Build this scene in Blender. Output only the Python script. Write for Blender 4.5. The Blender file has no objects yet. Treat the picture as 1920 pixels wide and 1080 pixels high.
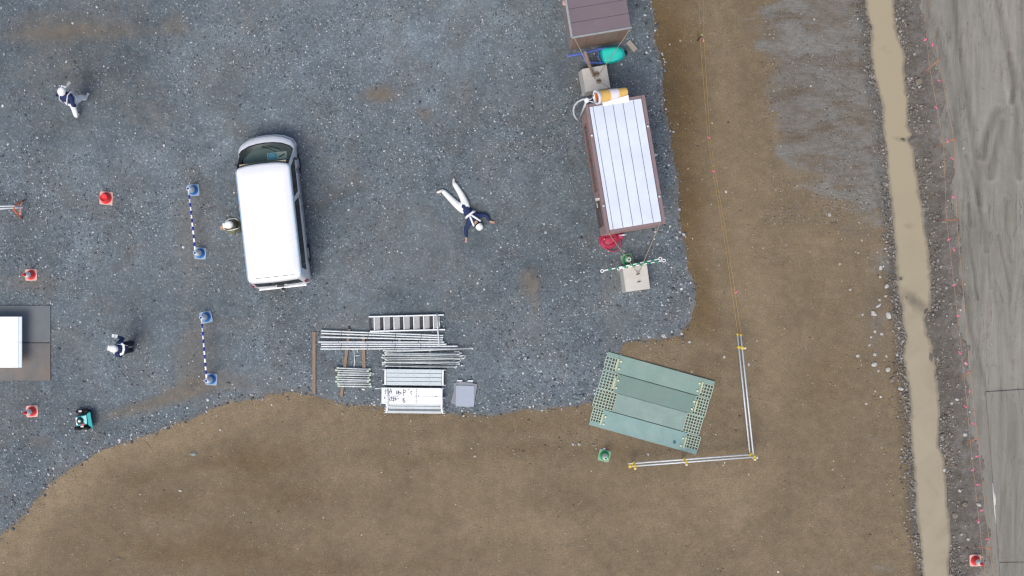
import bpy, bmesh, math, random
import numpy as np
from mathutils import Vector, Matrix

random.seed(7)
rng = np.random.default_rng(7)
scene = bpy.context.scene
C = scene.collection
R = math.radians

# ------------------------------------------------------------------ camera, sky, sun, exposure
CAM_H = 40.0
cam = bpy.data.objects.new('camera', bpy.data.cameras.new('camera'))
C.objects.link(cam)
cam.location = (0, 0, CAM_H)
cam.rotation_euler = (0, 0, 0)
cam.data.sensor_width = 36.0
cam.data.lens = 45.0
cam.data.clip_end = 3000
scene.camera = cam

SUN_EL, SUN_AZ = 62.0, 200.0          # degrees; azimuth clockwise from +Y
world = bpy.data.worlds.new('World')
scene.world = world
world.use_nodes = True
wn, wl = world.node_tree.nodes, world.node_tree.links
wn.clear()
sky = wn.new('ShaderNodeTexSky')
sky.sky_type = 'NISHITA'
sky.sun_disc = False
sky.sun_elevation = R(SUN_EL)
sky.sun_rotation = R(SUN_AZ)
sky.air_density = 1.0
sky.dust_density = 4.0
sky.ozone_density = 1.0
bg = wn.new('ShaderNodeBackground')
bg.inputs['Strength'].default_value = 0.12
wo = wn.new('ShaderNodeOutputWorld')
wl.new(sky.outputs[0], bg.inputs[0])
wl.new(bg.outputs[0], wo.inputs[0])

sun = bpy.data.objects.new('sun', bpy.data.lights.new('sun', 'SUN'))
C.objects.link(sun)
sun.data.energy = 1.3
sun.data.angle = R(28)
sun.data.color = (1.0, 0.93, 0.84)
az, el = R(SUN_AZ), R(SUN_EL)
sdir = Vector((math.sin(az) * math.cos(el), math.cos(az) * math.cos(el), math.sin(el)))
sun.rotation_euler = sdir.to_track_quat('Z', 'Y').to_euler()
sun.location = sdir * 60

scene.view_settings.view_transform = 'Standard'
scene.view_settings.look = 'None'
scene.view_settings.gamma = 1
scene.view_settings.use_curve_mapping = False
scene.view_settings.exposure = 0.35
scene.cycles.filter_width = 1.3


# ------------------------------------------------------------------ helpers
def P(px, py, z=0.0):
    """a point of the photograph at height z -> world"""
    k = (CAM_H - z) / 2400.0
    return Vector(((px - 960) * k, (540 - py) * k, z))


def lin(rgb):
    out = []
    for c in rgb:
        c = c / 255.0
        out.append(c / 12.92 if c <= 0.04045 else ((c + 0.055) / 1.055) ** 2.4)
    return tuple(out) + (1.0,)


class NT:
    """small node-tree helper"""
    def __init__(self, mat):
        mat.use_nodes = True
        self.n, self.l = mat.node_tree.nodes, mat.node_tree.links
        self.n.clear()
        self.out = self.n.new('ShaderNodeOutputMaterial')
        self.b = self.n.new('ShaderNodeBsdfPrincipled')
        self.l.new(self.b.outputs[0], self.out.inputs['Surface'])

    def new(self, t, **kw):
        nd = self.n.new(t)
        for k, v in kw.items():
            setattr(nd, k, v)
        return nd

    def set(self, sock, v):
        if hasattr(v, 'is_linked') or isinstance(v, bpy.types.NodeSocket):
            self.l.new(v, sock)
        else:
            sock.default_value = v

    def pos(self):
        return self.new('ShaderNodeNewGeometry').outputs['Position']

    def obj(self):
        return self.new('ShaderNodeTexCoord').outputs['Object']

    def mapping(self, vec, scale=(1, 1, 1), rot=(0, 0, 0), loc=(0, 0, 0)):
        m = self.new('ShaderNodeMapping')
        self.l.new(vec, m.inputs['Vector'])
        m.inputs['Scale'].default_value = scale
        m.inputs['Rotation'].default_value = rot
        m.inputs['Location'].default_value = loc
        return m.outputs[0]

    def noise(self, vec, scale, detail=4, rough=0.55, dist=0.0):
        n = self.new('ShaderNodeTexNoise')
        self.l.new(vec, n.inputs['Vector'])
        n.inputs['Scale'].default_value = scale
        n.inputs['Detail'].default_value = detail
        n.inputs['Roughness'].default_value = rough
        n.inputs['Distortion'].default_value = dist
        return n.outputs['Fac']

    def voronoi(self, vec, scale, feature='F1'):
        n = self.new('ShaderNodeTexVoronoi', feature=feature)
        self.l.new(vec, n.inputs['Vector'])
        n.inputs['Scale'].default_value = scale
        return n

    def rng(self, v, a, b, c, d):
        n = self.new('ShaderNodeMapRange')
        self.set(n.inputs[0], v)
        for i, q in enumerate((a, b, c, d)):
            n.inputs[i + 1].default_value = q
        return n.outputs[0]

    def math(self, op, a, b=0.0):
        n = self.new('ShaderNodeMath', operation=op)
        self.set(n.inputs[0], a)
        self.set(n.inputs[1], b)
        return n.outputs[0]

    def mix(self, fac, a, b, blend='MIX'):
        n = self.new('ShaderNodeMix', data_type='RGBA', blend_type=blend)
        self.set(n.inputs[0], fac)
        self.set(n.inputs[6], a)
        self.set(n.inputs[7], b)
        return n.outputs[2]

    def ramp(self, fac, stops):
        n = self.new('ShaderNodeValToRGB')
        self.set(n.inputs[0], fac)
        el = n.color_ramp.elements
        while len(el) < len(stops):
            el.new(0.5)
        for e, (p, c) in zip(el, stops):
            e.position = p
            e.color = c
        return n.outputs[0]

    def grey(self, v):
        n = self.new('ShaderNodeCombineColor')
        for i in range(3):
            self.set(n.inputs[i], v)
        return n.outputs[0]

    def attr(self, name):
        n = self.new('ShaderNodeAttribute')
        n.attribute_name = name
        s = self.new('ShaderNodeSeparateColor')
        self.l.new(n.outputs['Color'], s.inputs[0])
        return s.outputs

    def bump(self, h, strength=0.3, dist=0.01):
        n = self.new('ShaderNodeBump')
        n.inputs['Strength'].default_value = strength
        n.inputs['Distance'].default_value = dist
        self.l.new(h, n.inputs['Height'])
        self.l.new(n.outputs[0], self.b.inputs['Normal'])


MATS = {}


def mat(name, rgb, rough=0.6, metal=0.0, var=0.12, scale=6.0, bump=0.0, dirt=None, dirt_amt=0.0, spec=0.4,
        coat=0.0, stretch=(1, 1, 1)):
    if name in MATS:
        return MATS[name]
    m = bpy.data.materials.new(name)
    t = NT(m)
    v = t.mapping(t.obj(), stretch)
    n1 = t.noise(v, scale, 5, 0.6)
    f = t.rng(n1, 0.25, 0.75, 1 - var, 1 + var * 0.6)
    col = t.mix(1.0, lin(rgb), t.grey(f), 'MULTIPLY')
    if dirt is not None:
        n2 = t.noise(v, scale * 0.6, 6, 0.65, 0.6)
        n3 = t.noise(v, scale * 7, 3, 0.6)
        d = t.rng(t.math('ADD', n2, t.math('MULTIPLY', n3, 0.3)), 0.6, 0.95, 0.0, dirt_amt)
        col = t.mix(d, col, lin(dirt))
    t.l.new(col, t.b.inputs['Base Color'])
    r = t.rng(n1, 0.3, 0.7, max(0.02, rough - 0.08), min(1, rough + 0.08))
    t.l.new(r, t.b.inputs['Roughness'])
    t.b.inputs['Metallic'].default_value = metal
    t.b.inputs['Specular IOR Level'].default_value = spec
    t.b.inputs['Coat Weight'].default_value = coat
    t.b.inputs['Coat Roughness'].default_value = 0.08
    if bump:
        t.bump(t.noise(v, scale * 8, 4, 0.6), bump, 0.01)
    MATS[name] = m
    return m


class MB:
    def __init__(self):
        self.v, self.f, self.s = [], [], []

    def add(self, verts, faces, smooth=False):
        o = len(self.v)
        self.v += [tuple(x) for x in verts]
        self.f += [tuple(i + o for i in fc) for fc in faces]
        self.s += [smooth] * len(faces)
        return self

    def box(self, c, s, rot=None, taper=1.0):
        hx, hy, hz = s[0] / 2, s[1] / 2, s[2] / 2
        vs = []
        for z, k in ((-hz, 1.0), (hz, taper)):
            vs += [Vector((-hx * k, -hy * k, z)), Vector((hx * k, -hy * k, z)),
                   Vector((hx * k, hy * k, z)), Vector((-hx * k, hy * k, z))]
        if rot is not None:
            vs = [rot @ q for q in vs]
        vs = [q + Vector(c) for q in vs]
        self.add(vs, [(3, 2, 1, 0), (4, 5, 6, 7), (0, 1, 5, 4), (1, 2, 6, 5), (2, 3, 7, 6), (3, 0, 4, 7)])
        return self

    def tube(self, pts, r, n=8, caps=True, closed=False, flat=1.0):
        pts = [Vector(p) for p in pts]
        m = len(pts)
        rs = r if isinstance(r, (list, tuple)) else [r] * m
        rings = []
        prev = None
        for i, p in enumerate(pts):
            if closed:
                d = pts[(i + 1) % m] - pts[i - 1]
            else:
                d = pts[min(i + 1, m - 1)] - pts[max(i - 1, 0)]
            d = d.normalized() if d.length > 1e-9 else Vector((0, 0, 1))
            if prev is None:
                a = Vector((0, 0, 1)) if abs(d.z) < 0.9 else Vector((1, 0, 0))
                u = d.cross(a).normalized()
            else:
                u = (prev - d * prev.dot(d))
                u = u.normalized() if u.length > 1e-6 else d.orthogonal().normalized()
            prev = u
            w = d.cross(u)
            rings.append([p + (u * math.cos(2 * math.pi * k / n) + w * math.sin(2 * math.pi * k / n) * flat) * rs[i]
                          for k in range(n)])
        vs = [q for rg in rings for q in rg]
        fs = []
        last = m if closed else m - 1
        for i in range(last):
            j = (i + 1) % m
            for k in range(n):
                fs.append((i * n + k, i * n + (k + 1) % n, j * n + (k + 1) % n, j * n + k))
        if caps and not closed:
            fs.append(tuple(range(n - 1, -1, -1)))
            fs.append(tuple((m - 1) * n + k for k in range(n)))
        self.add(vs, fs, True)
        if caps and not closed:
            self.s[-1] = self.s[-2] = False
        return self

    def lathe(self, prof, n=20, c=(0, 0, 0), rot=None, smooth=True, cap=True, sx=1.0, sy=1.0):
        vs = []
        for r, z in prof:
            for k in range(n):
                a = 2 * math.pi * k / n
                q = Vector((r * math.cos(a) * sx, r * math.sin(a) * sy, z))
                if rot is not None:
                    q = rot @ q
                vs.append(q + Vector(c))
        fs = []
        for i in range(len(prof) - 1):
            for k in range(n):
                fs.append((i * n + k, i * n + (k + 1) % n, (i + 1) * n + (k + 1) % n, (i + 1) * n + k))
        self.add(vs, fs, smooth)
        if cap:
            o = len(self.v) - len(vs)
            self.f.append(tuple(o + k for k in range(n - 1, -1, -1)))
            self.f.append(tuple(o + (len(prof) - 1) * n + k for k in range(n)))
            self.s += [False, False]
        return self

    def prism(self, poly, z0, z1):
        n = len(poly)
        vs = [(p[0], p[1], z0) for p in poly] + [(p[0], p[1], z1) for p in poly]
        fs = [tuple(range(n - 1, -1, -1)), tuple(range(n, 2 * n))]
        fs += [(i, (i + 1) % n, n + (i + 1) % n, n + i) for i in range(n)]
        self.add(vs, fs)
        return self

    def rings(self, rings, cap=True, smooth=True, skip=None):
        n = len(rings[0])
        vs = [q for rg in rings for q in rg]
        fs = []
        for i in range(len(rings) - 1):
            for k in range(n):
                if skip and skip(i, k):
                    continue
                fs.append((i * n + k, i * n + (k + 1) % n, (i + 1) * n + (k + 1) % n, (i + 1) * n + k))
        self.add(vs, fs, smooth)
        if cap:
            o = len(self.v) - len(vs)
            self.f.append(tuple(o + k for k in range(n - 1, -1, -1)))
            self.f.append(tuple(o + (len(rings) - 1) * n + k for k in range(n)))
            self.s += [False, False]
        return self

    def mesh(self, name, m, bevel=0.0, segs=2):
        me = bpy.data.meshes.new(name)
        me.from_pydata(self.v, [], self.f)
        me.polygons.foreach_set('use_smooth', self.s)
        me.materials.append(m)
        bm = bmesh.new()
        bm.from_mesh(me)
        bmesh.ops.recalc_face_normals(bm, faces=bm.faces)
        if bevel:
            es = [e for e in bm.edges if len(e.link_faces) == 2 and e.calc_face_angle(0) > R(25)]
            bmesh.ops.bevel(bm, geom=es, offset=bevel, segments=segs, profile=0.5, affect='EDGES')
        bm.to_mesh(me)
        bm.free()
        me.update()
        return me

    def build(self, name, m, parent=None, bevel=0.0, loc=None, rz=0.0, segs=2):
        o = bpy.data.objects.new(name, self.mesh(name, m, bevel, segs))
        C.objects.link(o)
        if parent is not None:
            o.parent = parent
        if loc is not None:
            o.location = loc
        o.rotation_euler = (0, 0, rz)
        return o


def tag(o, label=None, cat=None, group=None, kind=None):
    if label:
        o['label'] = label
    if cat:
        o['category'] = cat
    if group:
        o['group'] = group
    if kind:
        o['kind'] = kind
    return o


def thing(name, label, cat, loc=(0, 0, 0), rz=0.0, group=None):
    o = bpy.data.objects.new(name, None)
    o.empty_display_size = 0.2
    C.objects.link(o)
    o.location = loc
    o.rotation_euler = (0, 0, rz)
    return tag(o, label, cat, group)


def dup(root, loc, rz, label, group=None):
    r = root.copy()
    C.objects.link(r)
    r.location = loc
    r.rotation_euler = (0, 0, rz)
    r['label'] = label
    if group:
        r['group'] = group
    for ch in list(root.children):
        c = ch.copy()
        C.objects.link(c)
        c.parent = r
        for g in list(ch.children):
            d = g.copy()
            C.objects.link(d)
            d.parent = c
    return r


def rotz(a):
    return Matrix.Rotation(a, 3, 'Z')


# ------------------------------------------------------------------ numpy noise
def vnoise(x, y, seed):
    xi, yi = np.floor(x).astype(np.int64), np.floor(y).astype(np.int64)
    fx, fy = x - xi, y - yi
    fx = fx * fx * (3 - 2 * fx)
    fy = fy * fy * (3 - 2 * fy)

    def h(a, b):
        q = (a * 374761393 + b * 668265263 + seed * 1274126177) & 0xFFFFFFFF
        q = ((q ^ (q >> 13)) * 1274126177) & 0xFFFFFFFF
        q = q ^ (q >> 16)
        return (q & 0xFFFF) / 65535.0
    return (h(xi, yi) * (1 - fx) + h(xi + 1, yi) * fx) * (1 - fy) + (h(xi, yi + 1) * (1 - fx) + h(xi + 1, yi + 1) * fx) * fy


def fbm(x, y, scale, octv=4, seed=1):
    s, a, t = 0, 1.0, 0
    for i in range(octv):
        s = s + a * vnoise(x * scale * 2 ** i + 17.3 * i, y * scale * 2 ** i - 9.1 * i, seed + i)
        t += a
        a *= 0.5
    return s / t


def smooth(a, b, x):
    t = np.clip((x - a) / (b - a), 0, 1)
    return t * t * (3 - 2 * t)


def poly_sd(x, y, poly):
    """signed distance, positive inside"""
    d = np.full(x.shape, 1e9)
    ins = np.zeros(x.shape, bool)
    n = len(poly)
    for i in range(n):
        ax, ay = poly[i]
        bx, by = poly[(i + 1) % n]
        ex, ey = bx - ax, by - ay
        t = np.clip(((x - ax) * ex + (y - ay) * ey) / (ex * ex + ey * ey + 1e-12), 0, 1)
        d = np.minimum(d, np.hypot(x - ax - t * ex, y - ay - t * ey))
        c = (ay > y) != (by > y)
        with np.errstate(divide='ignore', invalid='ignore'):
            xx = (bx - ax) * (y - ay) / (by - ay + 1e-12) + ax
        ins ^= c & (x < xx)
    return np.where(ins, d, -d)


def line_d(x, y, pts):
    d = np.full(x.shape, 1e9)
    for (ax, ay), (bx, by) in zip(pts[:-1], pts[1:]):
        ex, ey = bx - ax, by - ay
        t = np.clip(((x - ax) * ex + (y - ay) * ey) / (ex * ex + ey * ey + 1e-12), 0, 1)
        d = np.minimum(d, np.hypot(x - ax - t * ex, y - ay - t * ey))
    return d


def W(px, py, z=0.0):
    p = P(px, py, z)
    return (p.x, p.y)


# ------------------------------------------------------------------ terrain fields
LOT = [W(*q) for q in [(1226, -30), (1230, 30), (1234, 70), (1241, 150), (1254, 240), (1267, 330), (1276, 420),
                       (1290, 500), (1304, 560), (1299, 600), (1278, 632), (1220, 636), (1172, 638), (1158, 660),
                       (1146, 705), (1122, 752), (1085, 764), (1000, 770), (930, 780), (890, 777), (840, 776),
                       (700, 764), (640, 756), (580, 741), (500, 738), (430, 753), (400, 765), (330, 792),
                       (250, 822), (200, 842), (150, 866), (100, 900), (60, 945), (25, 985), (0, 1010), (-60, 1090)]]
LOT = [(2.9, 16.0), (4.2, 11.0)] + LOT + [(-19.5, -12), (-30, -22), (-45, -22), (-45, 16)]

WZ = -0.22
dl = [(1622, 0), (1628, 30), (1633, 48), (1635, 104), (1641, 148), (1652, 196), (1657, 237), (1663, 281), (1667, 348),
      (1671, 390), (1676, 426), (1679, 468), (1680, 514), (1687, 556), (1692, 605), (1699, 633), (1694, 672),
      (1701, 700), (1706, 742), (1708, 791), (1711, 851), (1715, 911), (1719, 974), (1727, 1017), (1731, 1080)]
dr = [(1676, 0), (1680, 55), (1689, 85), (1696, 111), (1696, 137), (1702, 178), (1702, 237), (1711, 253), (1700, 262),
      (1710, 281), (1719, 315), (1726, 363), (1729, 385), (1733, 419), (1739, 461), (1743, 514), (1745, 549),
      (1745, 577), (1734, 598), (1739, 626), (1751, 651), (1755, 690), (1754, 714), (1762, 770), (1759, 830),
      (1769, 858), (1776, 911), (1778, 964), (1782, 1002), (1780, 1080)]


def edge_fn(lst):
    pts = sorted([(W(a, b, WZ)[1], W(a, b, WZ)[0]) for a, b in lst])
    ys = np.array([p[0] for p in pts])
    xs = np.array([p[1] for p in pts])

    def f(y):
        base = np.interp(y, ys, xs)
        base = base + np.where(y > ys[-1], (y - ys[-1]) * -0.13, 0) + np.where(y < ys[0], (y - ys[0]) * -0.10, 0)
        return base
    return f


xL, xR = edge_fn(dl), edge_fn(dr)


def ditch_d(x, y):
    """distance to the water edge, positive on land; side<0 left"""
    n = (fbm(x, y, 1.6, 3, 31) - 0.5) * 0.14 + (fbm(x, y, 6.0, 2, 37) - 0.5) * 0.07
    dL = xL(y) - x
    dR = x - xR(y)
    return np.maximum(dL, dR) + n, dL > dR


TRACKS = [  # wheel ruts on the mud road (photo px) with half width in m and depth
    ([(1868, -20), (1884, 60), (1896, 130), (1906, 200), (1912, 330)], 0.10, 0.05),
    ([(1788, -20), (1800, 80), (1812, 160), (1826, 260), (1838, 380)], 0.09, 0.035),
    ([(1842, 290), (1856, 240), (1872, 205)], 0.13, 0.06),
    ([(1858, 330), (1870, 270), (1880, 225)], 0.10, 0.05),
    ([(1812, 290), (1830, 350), (1846, 430), (1850, 470)], 0.06, 0.04),
    ([(1818, 380), (1818, 450), (1828, 520), (1834, 560)], 0.05, 0.05),
    ([(1848, 400), (1852, 460), (1858, 540)], 0.04, 0.04),
    ([(1884, 370), (1888, 430), (1896, 490)], 0.05, 0.04),
    ([(1870, 440), (1886, 500), (1894, 545)], 0.04, 0.04),
    ([(1866, 525), (1874, 545), (1881, 566)], 0.03, 0.05),
    ([(1798, 520), (1812, 560), (1820, 620), (1840, 680), (1850, 740)], 0.06, 0.03),
    ([(1905, 380), (1908, 420), (1900, 440)], 0.03, 0.03),
    ([(1895, 100), (1905, 160), (1898, 190)], 0.08, 0.04),
    ([(1760, 60), (1790, 200), (1812, 330), (1822, 420)], 0.09, 0.02),
]
TRACKS = [([W(*q) for q in pts], w, d) for pts, w, d in TRACKS]


def height(x, y):
    h = (fbm(x, y, 0.35, 4, 3) - 0.5) * 0.05 + (fbm(x, y, 2.5, 3, 5) - 0.5) * 0.022 + (fbm(x, y, 9.0, 2, 8) - 0.5) * 0.010
    d, left = ditch_d(x, y)
    bank = np.where(left, 0.55, 0.42)
    rough = (fbm(x, y, 1.7, 4, 77) - 0.5)
    land = h + rough * 0.10 * smooth(2.2, 0.2, d)
    slope = smooth(0.0, 1.0, d / bank)
    hh = WZ + 0.04 * np.sign(d) * np.minimum(np.abs(d) * 3, 1) + (land - WZ - 0.04) * slope
    inside = WZ - 0.02 - 0.28 * smooth(0, 0.35, -d)
    bars = 0
    for (bx, by, ru, rv, an_, hgt) in ((1716, 566, 34, 11, 40, 0.31), (1706, 424, 9, 6, 0, 0.24), (1688, 522, 6, 5, 0, 0.27), (1695, 262, 20, 4, 12, 0.27), (1741, 586, 12, 14, 30, 0.30), (1746, 668, 5, 16, 0, 0.29)):
        wx, wy = W(bx, by, WZ)
        c_, s_ = math.cos(R(an_)), math.sin(R(an_))
        uu = ((x - wx) * c_ - (y - wy) * s_) * 60 / ru
        vv = ((x - wx) * s_ + (y - wy) * c_) * 60 / rv
        bars = np.maximum(bars, hgt * np.exp(-(uu * uu + vv * vv)))
    inside = inside + np.minimum(bars * (0.75 + 0.5 * fbm(x, y, 5, 3, 119)) * 0.9, 0.29) * smooth(0, 0.2, -d)
    out = np.where(d > 0, hh, inside)
    for pts, w, dep in TRACKS:
        ld = line_d(x, y, pts)
        out = out - dep * 0.6 * np.exp(-(ld / w) ** 2) + dep * 0.3 * np.exp(-((ld - 1.6 * w) / (0.6 * w)) ** 2)
    return out


def graded(lo, hi, step, far):
    core = np.arange(lo, hi + step / 2, step)
    a, s = [], step
    v = hi
    while v < far:
        s *= 1.35
        v += s
        a.append(v)
    b, s = [], step
    v = lo
    while v > -far:
        s *= 1.35
        v -= s
        b.append(v)
    return np.array(b[::-1] + list(core) + a)


GX = graded(-18.5, 18.5, 0.055, 500)
GY = graded(-11.0, 11.0, 0.055, 500)
XX, YY = np.meshgrid(GX, GY)
ZZ = height(XX, YY)
SD = poly_sd(XX, YY, LOT) + (fbm(XX, YY, 0.9, 4, 51) - 0.5) * 0.30 + (fbm(XX, YY, 6, 2, 52) - 0.5) * 0.10
DD, LEFT = ditch_d(XX, YY)


def to_px(x, y):
    return 960 + x * 60, 540 - y * 60


PXX, PYY = to_px(XX, YY)


def blob(cx, cy, rx, ry, rot=0.0):
    a = R(rot)
    dx, dy = PXX - cx, PYY - cy
    u = (dx * math.cos(a) + dy * math.sin(a)) / rx
    v = (-dx * math.sin(a) + dy * math.cos(a)) / ry
    return np.exp(-(u * u + v * v))


def grid_mesh(name, faces_mask, zz, cols, m, snap=None):
    ny, nx = XX.shape
    idx = np.arange(ny * nx).reshape(ny, nx)
    q = np.stack([idx[:-1, :-1], idx[:-1, 1:], idx[1:, 1:], idx[1:, :-1]], -1)
    q = q[faces_mask] if faces_mask is not None else q.reshape(-1, 4)
    used = np.unique(q)
    remap = np.full(ny * nx, -1, np.int64)
    remap[used] = np.arange(len(used))
    q = remap[q]
    xs, ys = XX.ravel()[used].copy(), YY.ravel()[used].copy()
    if snap is not None:
        gy, gx = np.gradient(snap)
        gx = gx / np.gradient(GX)[None, :]
        gy = gy / np.gradient(GY)[:, None]
        g2 = np.maximum(gx ** 2 + gy ** 2, 0.3)
        s = snap.ravel()[used]
        mv = np.where(s < 0, np.clip(-s, 0, 0.09), 0)
        xs += mv * (gx / np.sqrt(g2)).ravel()[used]
        ys += mv * (gy / np.sqrt(g2)).ravel()[used]
    co = np.stack([xs, ys, zz.ravel()[used]], -1).astype(np.float32)
    me = bpy.data.meshes.new(name)
    me.vertices.add(len(co))
    me.vertices.foreach_set('co', co.ravel())
    me.loops.add(q.size)
    me.loops.foreach_set('vertex_index', q.ravel().astype(np.int32))
    me.polygons.add(len(q))
    me.polygons.foreach_set('loop_start', np.arange(0, q.size, 4, dtype=np.int32))
    me.polygons.foreach_set('loop_total', np.full(len(q), 4, np.int32))
    me.polygons.foreach_set('use_smooth', np.ones(len(q), bool))
    me.update()
    ca = me.color_attributes.new('zone', 'FLOAT_COLOR', 'POINT')
    cc = np.stack([c.ravel()[used] for c in cols] + [np.ones(len(used))], -1).astype(np.float32)
    ca.data.foreach_set('color', cc.ravel())
    me.materials.append(m)
    me.validate()
    o = bpy.data.objects.new(name, me)
    C.objects.link(o)
    return o


# ---- ground materials
def ground_material():
    m = bpy.data.materials.new('bare_soil')
    t = NT(m)
    p = t.pos()
    z = t.attr('zone')
    big = t.noise(p, 0.55, 5, 0.6, 0.4)
    mid = t.noise(p, 3.2, 5, 0.62)
    fin = t.noise(p, 26, 4, 0.7)
    c = t.ramp(big, [(0.25, lin((116, 104, 85))), (0.5, lin((124, 111, 90))), (0.75, lin((133, 120, 99)))])
    c = t.mix(1.0, c, t.grey(t.rng(mid, 0.3, 0.7, 0.86, 1.12)), 'MULTIPLY')
    grit = t.noise(p, 9, 5, 0.7)
    c = t.mix(t.rng(grit, 0.5, 0.72, 0, 0.6), c, lin((110, 104, 95)))
    lump = t.noise(p, 13, 4, 0.75)
    c = t.mix(1.0, c, t.grey(t.rng(lump, 0.28, 0.72, 0.90, 1.09)), 'MULTIPLY')
    c = t.mix(1.0, c, t.grey(t.rng(fin, 0.25, 0.75, 0.76, 1.22)), 'MULTIPLY')
    # blue-grey clay smeared across the slope
    st = t.mapping(p, (0.75, 1.9, 1), (0, 0, R(11)))
    s1 = t.noise(st, 0.8, 7, 0.7, 0.9)
    s3 = t.noise(t.mapping(p, (0.8, 3.2, 1), (0, 0, R(-4)), (5, 2, 0)), 1.3, 6, 0.7, 0.5)
    clay = t.ramp(s1, [(0.28, lin((96, 88, 77))), (0.42, lin((114, 107, 97))), (0.52, lin((121, 119, 114))),
                       (0.61, lin((128, 128, 124))), (0.72, lin((116, 111, 101)))])
    clay = t.mix(t.rng(s3, 0.54, 0.70, 0.0, 0.7), clay, lin((112, 101, 85)))
    clay = t.mix(t.rng(s3, 0.44, 0.34, 0.0, 0.5), clay, lin((134, 134, 130)))
    s4 = t.noise(t.mapping(p, (1.6, 5.0, 1), (0, 0, R(9)), (1, 4, 0)), 2.2, 6, 0.75, 0.4)
    clay = t.mix(1.0, clay, t.grey(t.rng(s4, 0.3, 0.7, 0.78, 1.2)), 'MULTIPLY')
    clay = t.mix(1.0, clay, t.grey(t.rng(fin, 0.25, 0.75, 0.80, 1.18)), 'MULTIPLY')
    edge = t.rng(t.math('ADD', z[0], t.math('MULTIPLY', t.math('SUBTRACT', s1, 0.5), 1.3)), 0.32, 0.62, 0.0, 1.0)
    c = t.mix(edge, c, clay)
    # dark wet bank
    bk = t.ramp(t.noise(p, 2.6, 6, 0.72, 0.3), [(0.28, lin((88, 84, 78))), (0.5, lin((104, 100, 94))), (0.7, lin((124, 122, 119)))])
    bk = t.mix(1.0, bk, t.grey(t.rng(fin, 0.25, 0.75, 0.72, 1.25)), 'MULTIPLY')
    be = t.rng(t.math('ADD', z[1], t.math('MULTIPLY', t.math('SUBTRACT', mid, 0.5), 0.9)), 0.3, 0.7, 0.0, 1.0)
    c = t.mix(be, c, bk)
    # moisture of the soil
    c = t.mix(1.0, c, t.grey(t.rng(z[2], 0, 1, 0.50, 1.50)), 'MULTIPLY')
    c = t.mix(t.math('MULTIPLY', t.rng(z[2], 0.50, 0.28, 0.15, 1.0), t.math('SUBTRACT', 1.0, t.math('MINIMUM', t.math('ADD', z[0], z[1]), 1.0))), c, lin((250, 238, 214)), 'MULTIPLY')
    # small pale grit
    for sc, th, pr, colr in ((10, 0.15, 0.95, (196, 188, 174)), (24, 0.26, 0.90, (166, 156, 140)), (19, 0.22, 0.86, (70, 62, 54))):
        vo = t.voronoi(p, sc)
        sep = t.new('ShaderNodeSeparateColor')
        t.l.new(vo.outputs['Color'], sep.inputs[0])
        a = t.math('LESS_THAN', vo.outputs['Distance'], th)
        b = t.math('GREATER_THAN', sep.outputs[0], pr)
        c = t.mix(t.math('MULTIPLY', t.math('MULTIPLY', a, b), 0.8), c, lin(colr))
    t.l.new(c, t.b.inputs['Base Color'])
    t.b.inputs['Roughness'].default_value = 0.9
    t.b.inputs['Specular IOR Level'].default_value = 0.25
    t.bump(t.math('ADD', t.math('MULTIPLY', mid, 0.6), fin), 0.8, 0.035)
    return m


def gravel_material():
    m = bpy.data.materials.new('crushed_stone')
    t = NT(m)
    p = t.pos()
    z = t.attr('zone')
    v1 = t.voronoi(t.mapping(p, (1, 1, 0.2)), 21)
    v2 = t.voronoi(t.mapping(p, (1, 1, 0.2), loc=(3.3, 1.7, 0)), 47)
    s1 = t.new('ShaderNodeSeparateColor')
    t.l.new(v1.outputs['Color'], s1.inputs[0])
    s2 = t.new('ShaderNodeSeparateColor')
    t.l.new(v2.outputs['Color'], s2.inputs[0])
    mixv = t.math('ADD', t.math('MULTIPLY', s1.outputs[0], 0.5), t.math('MULTIPLY', s2.outputs[0], 0.5))
    c = t.ramp(mixv, [(0.05, lin((84, 94, 100))), (0.40, lin((97, 108, 115))), (0.75, lin((107, 119, 127))), (0.88, lin((127, 138, 145))), (1.0, lin((180, 186, 190)))])
    big = t.noise(p, 0.45, 5, 0.62, 0.5)
    mid = t.noise(p, 2.2, 5, 0.65, 0.3)
    c = t.mix(1.0, c, t.grey(t.rng(big, 0.3, 0.7, 0.78, 1.24)), 'MULTIPLY')
    c = t.mix(1.0, c, t.grey(t.rng(mid, 0.3, 0.7, 0.82, 1.18)), 'MULTIPLY')
    c = t.mix(1.0, c, t.grey(t.rng(z[1], 0, 1, 0.40, 1.60)), 'MULTIPLY')
    # trodden-in mud
    fin = t.noise(p, 24, 4, 0.7)
    mud = t.ramp(mid, [(0.3, lin((100, 94, 85))), (0.7, lin((124, 113, 97)))])
    mud = t.mix(1.0, mud, t.grey(t.rng(fin, 0.25, 0.75, 0.8, 1.2)), 'MULTIPLY')
    f = t.math('ADD', z[0], t.math('MULTIPLY', t.math('SUBTRACT', mid, 0.5), 0.7))
    f = t.math('ADD', f, t.math('MULTIPLY', t.math('SUBTRACT', fin, 0.5), 0.5))
    c = t.mix(t.rng(f, 0.15, 0.95, 0.0, 0.80), c, mud)
    # a brownish film where the stone is ground fine
    f2 = t.rng(t.noise(p, 0.5, 6, 0.68, 0.8), 0.44, 0.70, 0.0, 0.75)
    c = t.mix(f2, c, t.mix(0.55, c, lin((106, 100, 92))))
    t.l.new(c, t.b.inputs['Base Color'])
    t.b.inputs['Roughness'].default_value = 0.88
    t.b.inputs['Specular IOR Level'].default_value = 0.3
    hgt = t.math('ADD', t.math('MULTIPLY', s1.outputs[1], 0.7), t.math('MULTIPLY', s2.outputs[1], 0.4))
    t.bump(hgt, 0.35, 0.016)
    return m


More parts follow.
